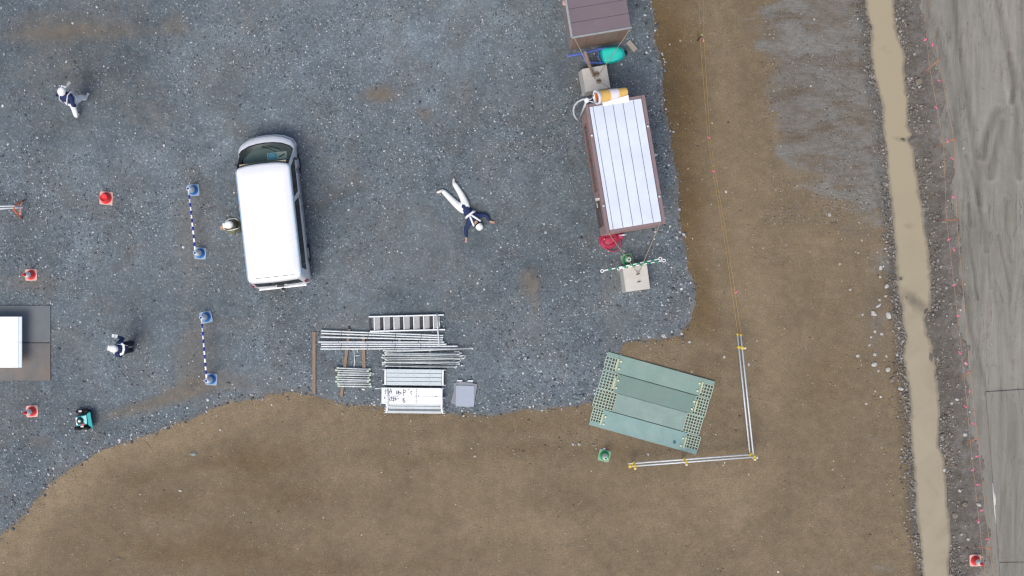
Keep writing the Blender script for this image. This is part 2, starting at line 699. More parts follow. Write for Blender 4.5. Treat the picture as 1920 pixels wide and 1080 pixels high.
def road_material(name='road_mud', zone=True, k=1.0):
    m = bpy.data.materials.new(name)
    t = NT(m)
    p = t.pos()
    z = t.attr('zone')
    st = t.mapping(p, (2.6, 0.28, 1), (0, 0, R(-9)))
    s1 = t.noise(st, 0.9, 6, 0.62, 1.0)
    s2 = t.noise(st, 3.5, 5, 0.6, 0.6)
    c = t.ramp(s1, [(0.30, lin((115, 112, 103))), (0.46, lin((130, 128, 119))), (0.58, lin((139, 137, 129))), (0.75, lin((130, 123, 112)))])
    c = t.mix(1.0, c, t.grey(t.rng(s2, 0.3, 0.7, 0.93, 1.07)), 'MULTIPLY')
    fin = t.noise(p, 22, 4, 0.65)
    c = t.mix(1.0, c, t.grey(t.rng(fin, 0.25, 0.75, 0.90, 1.08)), 'MULTIPLY')
    wv = t.noise(t.mapping(p, (3.0, 0.33, 1), (0, 0, R(-7)), (7, 1, 0)), 1.1, 5, 0.6, 1.6)
    ln_ = t.math('ABSOLUTE', t.math('SUBTRACT', wv, 0.5))
    gate = t.rng(t.noise(p, 0.7, 3, 0.6), 0.40, 0.58, 0.0, 1.0)
    c = t.mix(t.math('MULTIPLY', t.rng(ln_, 0.0, 0.016, 0.7, 0.0), gate), c, lin((82, 78, 72)))
    if zone:
        c = t.mix(1.0, c, t.grey(t.rng(z[2], 0, 1, 0.62, 1.38)), 'MULTIPLY')
    else:
        c = t.mix(1.0, c, lin((k, k, k)), 'MULTIPLY')
    t.l.new(c, t.b.inputs['Base Color'])
    t.l.new(t.rng(s2, 0.3, 0.7, 0.55, 0.85), t.b.inputs['Roughness'])
    t.b.inputs['Specular IOR Level'].default_value = 0.3
    t.bump(t.math('ADD', s2, t.math('MULTIPLY', fin, 0.4)), 0.4, 0.03)
    return m


# ---- zones of the soil
clay = smooth(1425, 1520, PXX - 0.055 * (PYY - 200) + (fbm(XX, YY, 0.7, 4, 111) - 0.5) * 190) * smooth(0, 30, 1690 + 0.1 * (PYY - 300) - PXX)
clay = clay * smooth(500, 260, PYY + 0.55 * (1600 - PXX) * 0.9)
clay = np.clip(clay * 0.95 + 0.35 * blob(1655, 500, 45, 60) + 0.3 * blob(1660, 610, 30, 60) + 0.35 * blob(1650, 830, 45, 25)
               + 0.35 * blob(1660, 1060, 45, 25) + 0.3 * blob(1500, 1065, 60, 20), 0, 1)
bank = np.where(LEFT, smooth(0.45, 0.0, DD) * (0.35 + 0.7 * fbm(XX, YY, 1.3, 3, 115)), 1.2)
bank = np.clip(bank + 0.45 * blob(1640, 600, 40, 120) + 0.4 * blob(1600, 430, 60, 40) + 0.3 * blob(1540, 40, 60, 40)
               + 0.25 * blob(1640, 900, 50, 160), 0, 1)
tone = np.full(XX.shape, 0.5)
near_lot = np.exp(-(np.clip(-SD, 0, 9) / 0.7) ** 2)
east = smooth(1180, 1240, PXX) * smooth(700, 560, PYY)
south = smooth(1150, 1050, PXX)
tone += -0.23 * np.exp(-(np.clip(-SD, 0, 9) / 1.0) ** 2) * east
tone += 0.30 * np.exp(-(np.clip(-SD - 0.25, -5, 9) / 0.6) ** 2) * smooth(700, 380, PXX)
tone += 0.07 * blob(1380, 250, 60, 420, -6) + 0.06 * blob(1430, 760, 60, 200) - 0.02 * blob(850, 830, 420, 45)
tone += -0.10 * blob(470, 870, 60, 30) - 0.08 * blob(230, 880, 60, 40) - 0.07 * blob(1000, 800, 130, 20)
tone += 0.06 * blob(700, 960, 300, 40, 4) - 0.05 * blob(500, 1000, 260, 45) + 0.05 * blob(1000, 1010, 300, 60)
tone += -0.06 * blob(620, 1060, 300, 25) + 0.05 * blob(1180, 655, 40, 14) - 0.05 * blob(1320, 560, 30, 60)
tone += -0.05 * blob(1560, 800, 80, 240)
for k, yy in enumerate((845, 872, 905, 948, 985, 1030)):
    ln = [W(a, yy + 18 * math.sin(a / 260.0 + k) - 0.02 * (a - 800)) for a in range(260, 1260, 60)]
    tone += (-0.05 if k % 2 else 0.05) * np.exp(-(line_d(XX + (fbm(XX, YY, 0.5, 3, 131) - 0.5) * 2, YY + (fbm(XX, YY, 0.35, 3, 133) - 0.5) * 1.2, ln) / 0.30) ** 2)
tone += (fbm(XX, YY, 0.30, 5, 61) - 0.5) * 0.26 + (fbm(XX, YY, 0.9, 4, 62) - 0.5) * 0.12 + 0.035
for pts_, w__, a__ in (([(1200, 668), (1300, 648), (1378, 660)], 0.25, .08), ([(1440, 560), (1452, 700), (1440, 880), (1370, 910), (1180, 930)], 0.5, .09),
                       ([(130, 905), (80, 985), (30, 1075)], 0.35, .14), ([(150, 1000), (240, 900), (420, 850), (560, 848)], 0.4, -.03),
                       ([(330, 830), (430, 815), (460, 780)], 0.3, .09), ([(560, 842), (800, 860), (1000, 840)], 0.25, -.06), ([(1262, 60), (1300, 400), (1330, 620)], 0.35, -.05),
                       ([(1330, 0), (1380, 300), (1400, 600)], 0.4, .06)):
    tone += a__ * np.exp(-(line_d(XX, YY, [W(*q) for q in pts_]) / w__) ** 2)
tone = np.where(LEFT, tone, 0.50 + 0.30 * smooth(0.3, 1.1, DD) + (fbm(XX, YY, 0.9, 4, 63) - 0.5) * 0.2)
tone = np.clip(tone, 0, 1)
ground = grid_mesh('ground', None, ZZ, (clay, bank, tone), ground_material())
tag(ground, kind='structure')

# ---- gravel lot, a layer of crushed stone on the soil
sd_lot = SD
lot_mask = (sd_lot[:-1, :-1] > 0) | (sd_lot[:-1, 1:] > 0) | (sd_lot[1:, 1:] > 0) | (sd_lot[1:, :-1] > 0)
mud = np.zeros(XX.shape)
for b in [(715, 178, 34, 17, 0, 1.1), (797, 215, 16, 14, 0, .7), (993, 530, 24, 32, 10, 0.9), (1006, 575, 8, 18, 0, .6),
          (150, 62, 190, 16, -2, .52), (330, 45, 26, 26, 0, .5), (120, 40, 110, 30, 0, .5), (320, 745, 75, 16, -22, .95),
          (230, 770, 60, 12, -20, .6), (360, 430, 40, 110, 5, .55), (370, 660, 45, 90, 5, .55), (100, 130, 90, 60, 0, .45),
          (290, 220, 70, 90, 0, .35), (600, 250, 60, 160, 0, .22), (850, 590, 120, 20, 0, .3), (620, 620, 60, 40, 0, .3),
          (60, 530, 70, 26, 0, .55), (440, 720, 120, 22, 0, .5), (1050, 700, 50, 30, 0, .25), (75, 830, 30, 12, 0, .6),
          (900, 200, 80, 60, 0, .25), (800, 20, 160, 30, 0, .25), (180, 480, 14, 22, 0, .45), (170, 565, 10, 14, 0, .4),
          (480, 40, 80, 60, 0, .25), (25, 700, 60, 20, 0, .45)]:
    mud += b[5] * blob(*b[:5])
mud += 0.55 * np.exp(-(np.clip(SD, 0, 9) / 0.14) ** 2)
mud = np.clip(mud, 0, 1)
lt = np.full(XX.shape, 0.48)
lt += -0.20 * blob(100, 90, 260, 150) + 0.06 * blob(900, 40, 200, 80) + 0.10 * blob(700, 60, 330, 110) - 0.10 * blob(1050, 160, 120, 140)
lt += -0.10 * blob(1100, 560, 180, 110) + 0.08 * blob(480, 120, 160, 90) - 0.09 * blob(940, 400, 130, 160) - 0.08 * blob(690, 420, 90, 130)
lt += 0.10 * blob(1000, 720, 200, 40) - 0.12 * blob(40, 800, 80, 160) + 0.10 * blob(300, 300, 130, 60)
lt += -0.14 * blob(60, 940, 90, 50) + 0.06 * blob(1240, 560, 50, 90)
lt += -0.08 * blob(380, 560, 40, 260) - 0.10 * blob(1130, 450, 60, 60)
lt += (fbm(XX, YY, 0.6, 4, 71) - 0.5) * 0.24
lot_z = ZZ + 0.006 + 0.030 * smooth(0, 0.5, sd_lot) + (fbm(XX, YY, 11, 2, 91) - 0.5) * 0.016 * smooth(0.05, 0.3, sd_lot)
lot = grid_mesh('gravel_lot', lot_mask, lot_z, (mud, np.clip(lt, 0, 1), mud * 0), gravel_material(), snap=sd_lot)
tag(lot, kind='structure')

# ---- mud road east of the ditch
road_edge = DD - np.where(LEFT, 99, 0.95) + (fbm(XX, YY, 0.8, 4, 81) - 0.5) * 0.7 + (fbm(XX, YY, 5, 3, 83) - 0.5) * 0.25
road_edge = np.where(LEFT, -9, road_edge)
road_edge = np.minimum(road_edge, 24 - XX)
rm = (road_edge[:-1, :-1] > 0) | (road_edge[:-1, 1:] > 0) | (road_edge[1:, 1:] > 0) | (road_edge[1:, :-1] > 0)
rt = np.full(XX.shape, 0.5)
for pts, w, dep in TRACKS:
    ld_ = line_d(XX + (fbm(XX, YY, 2.0, 3, 121) - 0.5) * 0.10, YY, pts)
    rt += -min(0.34, dep * 6.5) * np.exp(-(ld_ / (w * 1.1)) ** 2) + 0.10 * np.exp(-((ld_ - 2.0 * w) / (0.7 * w)) ** 2)
rt += 0.07 * blob(1880, 640, 40, 90) + 0.06 * blob(1880, 90, 50, 160) - 0.17 * np.exp(-(np.clip(road_edge, 0, 9) / 0.8) ** 2)
rt += (fbm(XX, YY, 0.7, 3, 99) - 0.5) * 0.12
road = grid_mesh('mud_road', rm, ZZ + 0.005 + 0.012 * smooth(0, 0.4, road_edge), (mud * 0, mud * 0, np.clip(rt, 0, 1)),
                 road_material(), snap=road_edge)
tag(road, kind='structure')

# ---- muddy water in the ditch
wm = bpy.data.materials.new('muddy_water')
t = NT(wm)
p = t.pos()
n1 = t.noise(p, 0.9, 4, 0.6, 0.8)
zw = t.attr('zone')
c = t.ramp(n1, [(0.25, lin((146, 138, 118))), (0.45, lin((156, 148, 126))), (0.7, lin((163, 154, 132)))])
c = t.mix(zw[1], c, lin((163, 153, 129)))
silt = t.math('ADD', zw[0], t.math('MULTIPLY', t.math('SUBTRACT', t.noise(p, 4.5, 5, 0.7), 0.5), 0.7))
c = t.mix(t.rng(silt, 0.25, 0.85, 0.0, 0.85), c, lin((112, 105, 94)))
t.l.new(c, t.b.inputs['Base Color'])
t.b.inputs['Roughness'].default_value = 0.22
t.b.inputs['Specular IOR Level'].default_value = 0.3
t.bump(t.noise(p, 5, 3, 0.5), 0.05, 0.02)
mb = MB()
ys = np.concatenate([np.arange(-60, -11, 4.0), np.arange(-11, 11, 0.07), np.arange(11, 61, 4.0)])
NC = 22
vs, fs, wx_, wy_ = [], [], [], []
for i, yv in enumerate(ys):
    a, b = float(xL(np.array([yv]))[0]) - 0.35, float(xR(np.array([yv]))[0]) + 0.35
    for k in range(NC):
        xx = a + (b - a) * k / (NC - 1)
        vs.append((xx, yv, WZ))
        wx_.append(xx)
        wy_.append(yv)
for i in range(len(ys) - 1):
    for k in range(NC - 1):
        fs.append((i * NC + k, i * NC + k + 1, (i + 1) * NC + k + 1, (i + 1) * NC + k))
mb.add(vs, fs, True)
wob = mb.build('ditch_water', wm)
wx_, wy_ = np.array(wx_), np.array(wy_)
dw, _l = ditch_d(wx_, wy_)
siltv = 0.75 * smooth(-0.16, 0.0, dw)
for (bx, by, ru, rv, an_, am) in ((1716, 566, 40, 15, 40, 0.85), (1706, 424, 14, 10, 0, 0.5), (1688, 522, 9, 7, 0, 0.6), (1695, 262, 26, 6, 12, 0.7), (1741, 586, 16, 18, 30, 0.8),
                                  (1746, 668, 8, 22, 0, 0.6), (1660, 95, 22, 16, 0, 0.32), (1740, 1000, 20, 30, 0, 0.15), (1700, 60, 20, 60, 0, 0.1)):
    px_w, py_w = W(bx, by, WZ)
    c_, s_ = math.cos(R(an_)), math.sin(R(an_))
    uu = ((wx_ - px_w) * c_ - (wy_ - py_w) * s_) * 60 / ru
    vv = ((wx_ - px_w) * s_ + (wy_ - py_w) * c_) * 60 / rv
    siltv = np.maximum(siltv, am * np.exp(-(uu * uu + vv * vv)))
cav = wob.data.color_attributes.new('zone', 'FLOAT_COLOR', 'POINT')
cav.data.foreach_set('color', np.stack([siltv, smooth(-3, 5, wy_), siltv * 0, siltv * 0 + 1], -1).astype(np.float32).ravel())
tag(wob, kind='structure')


def hz(x, y):
    return float(height(np.array([float(x)]), np.array([float(y)]))[0])


def G(px, py, lift=0.0):
    """point on the ground under a photo pixel"""
    p0 = P(px, py, 0)
    sd = float(poly_sd(np.array([p0.x]), np.array([p0.y]), LOT)[0])
    z = hz(p0.x, p0.y) + (0.036 if sd > 0.2 else 0.0)
    q = P(px, py, z)
    q.z = z + lift
    return q


# ------------------------------------------------------------------ loose stones
ico_v, ico_f = [], []
ph = (1 + 5 ** 0.5) / 2
for a, b in ((1, ph), (-1, ph), (1, -ph), (-1, -ph)):
    ico_v += [(a, b, 0), (0, a, b), (b, 0, a)]
_bm = bmesh.new()
bmesh.ops.create_icosphere(_bm, subdivisions=1, radius=1.0)
ICO_V = np.array([v.co[:] for v in _bm.verts])
ICO_F = np.array([[v.index for v in f.verts] for f in _bm.faces])
_bm.free()


def stone_mesh(name, xs, ys, zs, rad, tones, m):
    n = len(xs)
    nv = len(ICO_V)
    base = ICO_V[None] * (1 + (rng.random((n, nv, 1)) - 0.5) * 0.55)
    base = base * np.stack([0.75 + rng.random(n) * 0.6, 0.75 + rng.random(n) * 0.6, 0.45 + rng.random(n) * 0.3], -1)[:, None, :]
    a = rng.random(n) * 6.283
    ca, sa = np.cos(a)[:, None], np.sin(a)[:, None]
    bx = base[..., 0] * ca - base[..., 1] * sa
    by = base[..., 0] * sa + base[..., 1] * ca
    tilt = (rng.random(n)[:, None] - 0.5) * 0.8
    bz = base[..., 2] + bx * tilt
    co = np.stack([bx * rad[:, None] + xs[:, None], by * rad[:, None] + ys[:, None], bz * rad[:, None] + zs[:, None]], -1)
    q = (ICO_F[None] + (np.arange(n) * nv)[:, None, None]).reshape(-1, 3)
    me = bpy.data.meshes.new(name)
    me.vertices.add(n * nv)
    me.vertices.foreach_set('co', co.astype(np.float32).ravel())
    me.loops.add(q.size)
    me.loops.foreach_set('vertex_index', q.ravel().astype(np.int32))
    me.polygons.add(len(q))
    me.polygons.foreach_set('loop_start', np.arange(0, q.size, 3, dtype=np.int32))
    me.polygons.foreach_set('loop_total', np.full(len(q), 3, np.int32))
    me.update()
    ca_ = me.color_attributes.new('zone', 'FLOAT_COLOR', 'POINT')
    cc = np.repeat(np.stack([tones, rng.random(n), rng.random(n), np.ones(n)], -1), nv, 0).astype(np.float32)
    ca_.data.foreach_set('color', cc.ravel())
    me.materials.append(m)
    o = bpy.data.objects.new(name, me)
    C.objects.link(o)
    return o


def stone_material(name, stops, warm):
    m = bpy.data.materials.new(name)
    t = NT(m)
    z = t.attr('zone')
    c = t.ramp(z[0], stops)
    c = t.mix(t.math('MULTIPLY', t.math('GREATER_THAN', z[1], 0.8), 0.5), c, lin(warm), 'MULTIPLY')
    n = t.noise(t.pos(), 40, 3, 0.6)
    c = t.mix(1.0, c, t.grey(t.rng(n, 0.3, 0.7, 0.85, 1.12)), 'MULTIPLY')
    t.l.new(c, t.b.inputs['Base Color'])
    t.b.inputs['Roughness'].default_value = 0.8
    return m


GRAV = stone_material('gravel_stone', [(0.0, lin((68, 76, 84))), (0.45, lin((106, 115, 123))), (0.75, lin((146, 153, 159))), (1.0, lin((210, 214, 217)))], (214, 200, 184))
SOILST = stone_material('soil_stone', [(0.0, lin((96, 86, 74))), (0.5, lin((140, 130, 116))), (0.85, lin((178, 172, 160))), (1.0, lin((222, 220, 214)))], (222, 200, 176))


def lot_top(x, y, sd):
    return height(x, y) + 0.006 + 0.030 * smooth(0, 0.5, sd)


def scatter_lot(n, rlo, rhi, weight, margin=0.0, tone_pow=1.0, name='gravel', m=None):
    x = rng.uniform(-16.6, 6.2, n)
    y = rng.uniform(-8.6, 9.4, n)
    sd = poly_sd(x, y, LOT) + (fbm(x, y, 0.9, 4, 51) - 0.5) * 0.30
    px, py = to_px(x, y)
    w = weight(x, y, px, py, sd)
    k = (sd > -margin) & (rng.random(n) < w)
    x, y, sd = x[k], y[k], sd[k]
    r = rlo + (rhi - rlo) * rng.random(len(x)) ** 2.2
    return stone_mesh(name, x, y, lot_top(x, y, sd) + r * 0.12, r, rng.random(len(x)) ** tone_pow, m or GRAV)


def w_fine(x, y, px, py, sd):
    f = fbm(x, y, 0.40, 4, 71) * 0.55 + fbm(x, y, 1.7, 3, 73) * 0.45 - 0.10 * np.exp(-(((px - 100) / 280) ** 2 + ((py - 90) / 150) ** 2))
    mudw = np.exp(-(((px - 150) / 220) ** 2 + ((py - 60) / 30) ** 2)) + np.exp(-(((px - 715) / 36) ** 2 + ((py - 178) / 18) ** 2)) \
        + np.exp(-(((px - 993) / 26) ** 2 + ((py - 535) / 36) ** 2)) + np.exp(-(((px - 320) / 80) ** 2 + ((py - 745) / 22) ** 2))
    return np.clip((0.10 + 2.9 * (f - 0.40)) * (1 - 0.9 * mudw), 0.03, 1)


def w_coarse(x, y, px, py, sd):
    right = np.clip((px - (1165 + 0.11 * py)) / 60, 0, 1)
    low = smooth(660, 740, py) * smooth(0.9, 0.1, sd)
    edge = smooth(0.7, 0.05, sd)
    lowright = smooth(880, 1000, px) * smooth(590, 690, py)
    return np.clip(0.04 + 0.9 * right * smooth(-20, 0, py + 40) + 0.35 * low + 0.35 * edge + 0.45 * lowright, 0, 1) * np.clip(fbm(x, y, 1.4, 3, 44) * 1.8 - 0.25, 0.05, 1)


tag(scatter_lot(95000, 0.010, 0.031, w_fine, 0.0, 1.1, 'gravel'), kind='stuff')
tag(scatter_lot(42000, 0.016, 0.050, w_coarse, 0.10, 1.1, 'coarse_gravel'), kind='stuff')

# grit on the bare soil and along the ditch
n = 42000
x = rng.uniform(-16.6, 16.6, n)
y = rng.uniform(-9.4, 9.4, n)
sd = poly_sd(x, y, LOT)
d, lf = ditch_d(x, y)
px, py = to_px(x, y)
w = np.where(lf, 0.13 + 0.55 * smooth(1.6, 0.2, d) * smooth(400, 520, py) + 0.30 * smooth(1.1, 0.1, d) + 0.40 * smooth(0.5, 0.02, -sd) * (sd < 0) + 0.5 * np.exp(-(((px - 1050) / 110) ** 2 + ((py - 828) / 34) ** 2)) + 0.3 * np.exp(-(((px - 1275) / 30) ** 2 + ((py - 350) / 260) ** 2)),
             0.55 * smooth(1.3, 0.7, d) + 0.03)
w += 0.5 * np.exp(-(((px - 1690) / 20) ** 2 + ((py - 838) / 16) ** 2)) * 2 + 0.6 * np.exp(-(((px - 1456) / 9) ** 2 + ((py - 75) / 40) ** 2)) * 2
w *= np.clip(fbm(x, y, 0.8, 4, 13) * 3.4 - 1.1, 0.04, 1.3)
k = (sd < -0.02) & (d > 0.03) & (rng.random(n) < w)
x, y, d = x[k], y[k], d[k]
r = 0.009 + 0.030 * rng.random(len(x)) ** 3.0
tag(stone_mesh('soil_grit', x, y, height(x, y) + r * 0.25, r, rng.random(len(x)) ** 1.2, SOILST), kind='stuff')

CLOD = stone_material('clod', [(0.0, lin((96, 91, 84))), (0.6, lin((124, 119, 112))), (1.0, lin((158, 156, 152)))], (230, 214, 196))
n = 11000
y = rng.uniform(-9.4, 9.4, n)
sgn = rng.random(n) < 0.5
off_ = np.abs(rng.normal(0, 0.20, n)) + 0.01
x = np.where(sgn, xL(y) - off_, xR(y) + off_)
k = rng.random(n) < np.clip(fbm(x, y, 1.6, 3, 15) * 2.6 - 0.7, 0.03, 1)
x, y = x[k], y[k]
r = 0.012 + 0.042 * rng.random(len(x)) ** 4
zc_ = np.maximum(height(x, y), WZ - 0.02) + r * 0.2
tag(stone_mesh('bank_clods', x, y, zc_, r, rng.random(len(x)), CLOD), kind='stuff')
n = 7000
x = rng.uniform(7.8, 12.0, n)
y = rng.uniform(2.0, 9.4, n)
d, lf = ditch_d(x, y)
k = (d > 0.1) & lf & (rng.random(n) < np.clip(fbm(x, y, 0.9, 4, 17) * 2.8 - 1.0, 0.0, 1))
x, y = x[k], y[k]
r = 0.009 + 0.024 * rng.random(len(x)) ** 3
tag(stone_mesh('slope_clods', x, y, height(x, y) + r * 0.2, r, rng.random(len(x)), CLOD), kind='stuff')

# ------------------------------------------------------------------ single rocks one can point to
ROCKM = mat('pale_rock', (186, 186, 182), 0.8, var=0.3, scale=9, bump=0.5, dirt=(140, 130, 116), dirt_amt=0.5)
ROCKD = mat('muddy_rock', (132, 124, 112), 0.85, var=0.3, scale=9, bump=0.5, dirt=(96, 86, 74), dirt_amt=0.7)


def rock(px, py, w, h, label, m=None, group=None, rot=None):
    n_ = 3
    bm = bmesh.new()
    bmesh.ops.create_icosphere(bm, subdivisions=2, radius=1.0)
    s = random.random() * 50
    for v in bm.verts:
        q = v.co * 1.7 + Vector((s, s, s))
        from mathutils import noise as mn
        v.co *= 0.85 + 0.45 * mn.noise(q)
        v.co.x *= w / 120.0
        v.co.y *= h / 120.0
        v.co.z *= min(w, h) / 170.0
    me = bpy.data.meshes.new('rock')
    bm.to_mesh(me)
    bm.free()
    me.materials.append(m or ROCKM)
    o = bpy.data.objects.new('rock', me)
    C.objects.link(o)
    o.location = G(px, py, min(w, h) / 400.0)
    o.rotation_euler = (0, 0, rot if rot is not None else random.random() * 6)
    return tag(o, label, 'rock', group)


BANKG = 'pale stones strewn on the near bank of the ditch'
for q, lb in zip([(1638, 588, 10, 13), (1666, 592, 10, 15), (1647, 573, 6, 13), (1651, 502, 8, 11), (1662, 537, 9, 9), (1664, 693, 12, 11),
                  (1639, 683, 9, 14), (1688, 729, 8, 14), (1672, 747, 7, 7), (1673, 712, 11, 13)],
                 ['pale pointed stone on the ditch bank, left of the long stone',
                  'long pale stone nearest the water where the ditch bends',
                  'small upright oval stone just above the pointed stone on the bank',
                  'round grey stone highest up of the ditch bank stones',
                  'pale rounded stone on the bank between the oval stone and the round grey one',
                  'large smooth white stone standing alone low on the ditch bank',
                  'pair-shaped rough pale stone left of the smooth white one',
                  'bright upright stone at the water edge below the smooth white one',
                  'small white stone below the muddy round one on the bank',
                  'muddy round stone half sunk under the smooth white one']):
    rock(*q, lb, ROCKD if 'muddy' in lb else None, BANKG)
for px_, py_, s_ in [(1640, 622, 6), (1653, 626, 6), (1633, 632, 5), (1608, 667, 7), (1640, 665, 7), (1630, 647, 5), (1685, 615, 5), (1692, 640, 5),
                     (1617, 590, 5), (1650, 519, 5), (1660, 555, 5), (1649, 562, 5), (1682, 665, 6), (1660, 466, 5), (1594, 543, 5), (1624, 757, 5),
                     (1690, 672, 5), (1647, 695, 5), (1681, 700, 5), (1662, 668, 5), (1574, 495, 5), (1555, 403, 7), (1616, 451, 4)]:
    rock(px_, py_, s_, s_ * 1.2, 'small pale stone strewn on the near bank of the ditch', None, 'small stones of the near ditch bank')
for q, lb in zip([(1722, 153, 15, 17), (1724, 163, 8, 6), (1772, 882, 10, 13), (1791, 966, 15, 14), (1809, 946, 10, 14), (1799, 920, 7, 7), (1835, 946, 12, 8),
                  (1769, 790, 11, 10), (1794, 749, 6, 9), (1784, 756, 6, 6), (1815, 1011, 7, 7), (1778, 772, 7, 8), (1784, 817, 9, 9), (1809, 814, 10, 10),
                  (1811, 681, 8, 7)],
                 ['large muddy boulder on the far bank high up the ditch', 'pale stone touching the underside of the upper boulder',
                  'white pointed stone at the far water edge low down', 'large muddy boulder low on the far bank beside the water',
                  'dull oval stone between the lower boulder and the string line', 'small pale stone right of the white pointed stone',
                  'flat pale stone under the string line near the red cone', 'brown sunken stone on the far bank by the widened water',
                  'upright pale stone left of the lower orange stake', 'small pale stone left of the upright pale one',
                  'pale stone just above the red cone on the far bank', 'small pale stone above the brown sunken stone',
                  'dull stone below the brown sunken one on the far bank', 'round grey stone against the string line below the steel plate corner',
                  'pale stone tied beside pink ribbon above the bent stake']):
    rock(*q, lb, ROCKD if any(w_ in lb for w_ in ('muddy', 'brown', 'dull')) else None, 'stones on the far bank of the ditch')
rock(363, 851, 15, 8, 'grey-green broken stone lying alone on the brown soil at lower left', mat('green_stone', (140, 152, 146), 0.8, var=.2, bump=.4), rot=0.1)
rock(413, 806, 7, 5, 'small dark-edged stone right of the grey-green stone on the soil', ROCKM)
rock(1244, 630, 8, 9, 'round pale stone at the corner of the gravel above the green plates')
rock(338, 920, 5, 8, 'upright white pebble in the middle of the lower left soil')
rock(222, 1047, 11, 6, 'flat tan stone near the bottom edge at left', ROCKD, rot=0.1)
for px_, py_ in [(1404, 683), (1418, 679), (1281, 640), (1293, 641), (1280, 646), (1264, 676), (1358, 669), (1074, 833), (1086, 833), (1087, 831), (1215, 851), (1345, 872),
                 (1112, 834), (608, 738), (702, 759), (722, 722), (700, 701)]:
    rock(px_, py_, 6, 7, 'small stone lying loose around the green plates and pipe stacks', random.choice([ROCKM, ROCKD]), 'loose stones around the stored material')

# ------------------------------------------------------------------ shared materials
WHITE = mat('white_paint', (246, 247, 248), 0.45, var=0.04, scale=3, spec=0.5)
VANW = mat('van_paint', (238, 240, 244), 0.3, var=0.02, scale=2, spec=0.5, coat=0.6)
BLACK = mat('black_rubber', (28, 28, 30), 0.75, var=0.2, scale=8)
DARK = mat('dark_plastic', (46, 50, 52), 0.6, var=0.15)
STEEL = mat('galvanised_steel', (216, 223, 226), 0.45, 0.1, var=0.16, scale=9, dirt=(176, 174, 168), dirt_amt=0.35)
STEEL2 = mat('weathered_galvanised', (206, 216, 214), 0.5, 0.2, var=0.22, scale=11, dirt=(164, 166, 156), dirt_amt=0.5)
DULL = mat('dull_steel', (138, 148, 150), 0.6, 0.1, var=0.2, scale=11)
ALU = mat('aluminium', (214, 220, 226), 0.35, 0.5, var=0.1, scale=7)
WOOD = mat('weathered_wood', (150, 130, 112), 0.85, var=0.25, scale=5, bump=0.4, stretch=(6, 1, 6), dirt=(110, 96, 82), dirt_amt=0.5)
WOODX = mat('sawn_wood', (150, 129, 110), 0.85, var=0.25, scale=5, bump=0.4, stretch=(1, 6, 6), dirt=(110, 96, 82), dirt_amt=0.5)
CONC = mat('concrete', (198, 196, 188), 0.85, var=0.12, scale=3, bump=0.25, dirt=(150, 142, 126), dirt_amt=0.35)
ROPE = mat('rope', (170, 156, 128), 0.9, var=0.2)
YELLOW = mat('yellow_clamp', (222, 186, 40), 0.5, var=0.15, scale=12)
ORANGE = mat('orange_paint', (214, 104, 62), 0.5, var=0.15, scale=8)
RED = mat('red_plastic', (236, 66, 70), 0.45, var=0.1, scale=6)
BLUE = mat('blue_plastic', (40, 118, 196), 0.45, var=0.1, scale=6)
GREEN = mat('green_plastic', (40, 176, 100), 0.45, var=0.12, scale=6)
PINK = mat('pink_ribbon', (236, 110, 150), 0.6, var=0.1)
BASEG = mat('rubber_base_grey', (150, 156, 160), 0.75, var=0.15, scale=9)
BASEB = mat('rubber_base_blue', (150, 172, 190), 0.7, var=0.12, scale=9)
BASEP = mat('rubber_base_pink', (216, 178, 168), 0.75, var=0.15, scale=9)


def glass_mat(name, tint, mixf):
    m = bpy.data.materials.new(name)
    t = NT(m)
    tr = t.new('ShaderNodeBsdfTransparent')
    tr.inputs[0].default_value = lin(tint)
    t.b.inputs['Base Color'].default_value = lin((30, 36, 36))
    t.b.inputs['Roughness'].default_value = 0.06
    mx = t.new('ShaderNodeMixShader')
    n_ = t.noise(t.obj(), 2.0, 3)
    t.l.new(t.rng(n_, 0.3, 0.7, mixf - 0.04, mixf + 0.04), mx.inputs[0])
    t.l.new(tr.outputs[0], mx.inputs[1])
    t.l.new(t.b.outputs[0], mx.inputs[2])
    t.l.new(mx.outputs[0], t.out.inputs['Surface'])
    return m


SCREEN = glass_mat('windscreen_glass', (228, 238, 236), 0.12)
TINT = glass_mat('tinted_glass', (90, 96, 100), 0.75)

# ------------------------------------------------------------------ the van
VAN_A = R(6.3)
van_c = Vector((-7.29, 2.34, 0.036))
van = thing('van', 'white one-box van parked on the gravel with its nose towards the top', 'van', van_c, VAN_A)
ROWS = [  # z, rear y, front y, half width, front bow
    (0.22, -2.28, 2.26, 0.80, 0.30), (0.42, -2.33, 2.33, 0.85, 0.32), (0.72, -2.32, 2.325, 0.86, 0.33), (0.93, -2.29, 2.285, 0.855, 0.32),
    (1.00, -2.28, 2.08, 0.85, 0.30), (1.06, -2.27, 2.02, 0.845, 0.30), (1.70, -2.18, 1.50, 0.81, 0.14),
    (1.82, -2.16, 1.39, 0.80, 0.11), (1.90, -2.13, 1.35, 0.785, 0.10), (1.935, -2.08, 1.30, 0.74, 0.09),
    (1.95, -1.80, 1.05, 0.50, 0.06)]
FR = [0.0, 0.06, 0.20, 0.36, 0.52, 0.655, 0.70, 0.85, 0.975, 1.0]


def outline(z, yr, yf, w, bow):
    half = [(0.0, yr), (0.45 * w, yr + 0.008), (0.84 * w, yr + 0.022), (0.97 * w, yr + 0.06)]
    y0, y1 = yr + 0.15, yf - bow - 0.07
    half += [(w * (1 - 0.0 * f), y0 + (y1 - y0) * f) for f in FR]
    half += [(0.97 * w, yf - bow * 0.92), (0.87 * w, yf - bow * 0.56), (0.6 * w, yf - bow * 0.20), (0.3 * w, yf - bow * 0.045), (0.0, yf)]
    pts = half + [(-a, b) for a, b in half[-2:0:-1]]
    return [Vector((a, b, z)) for a, b in pts]


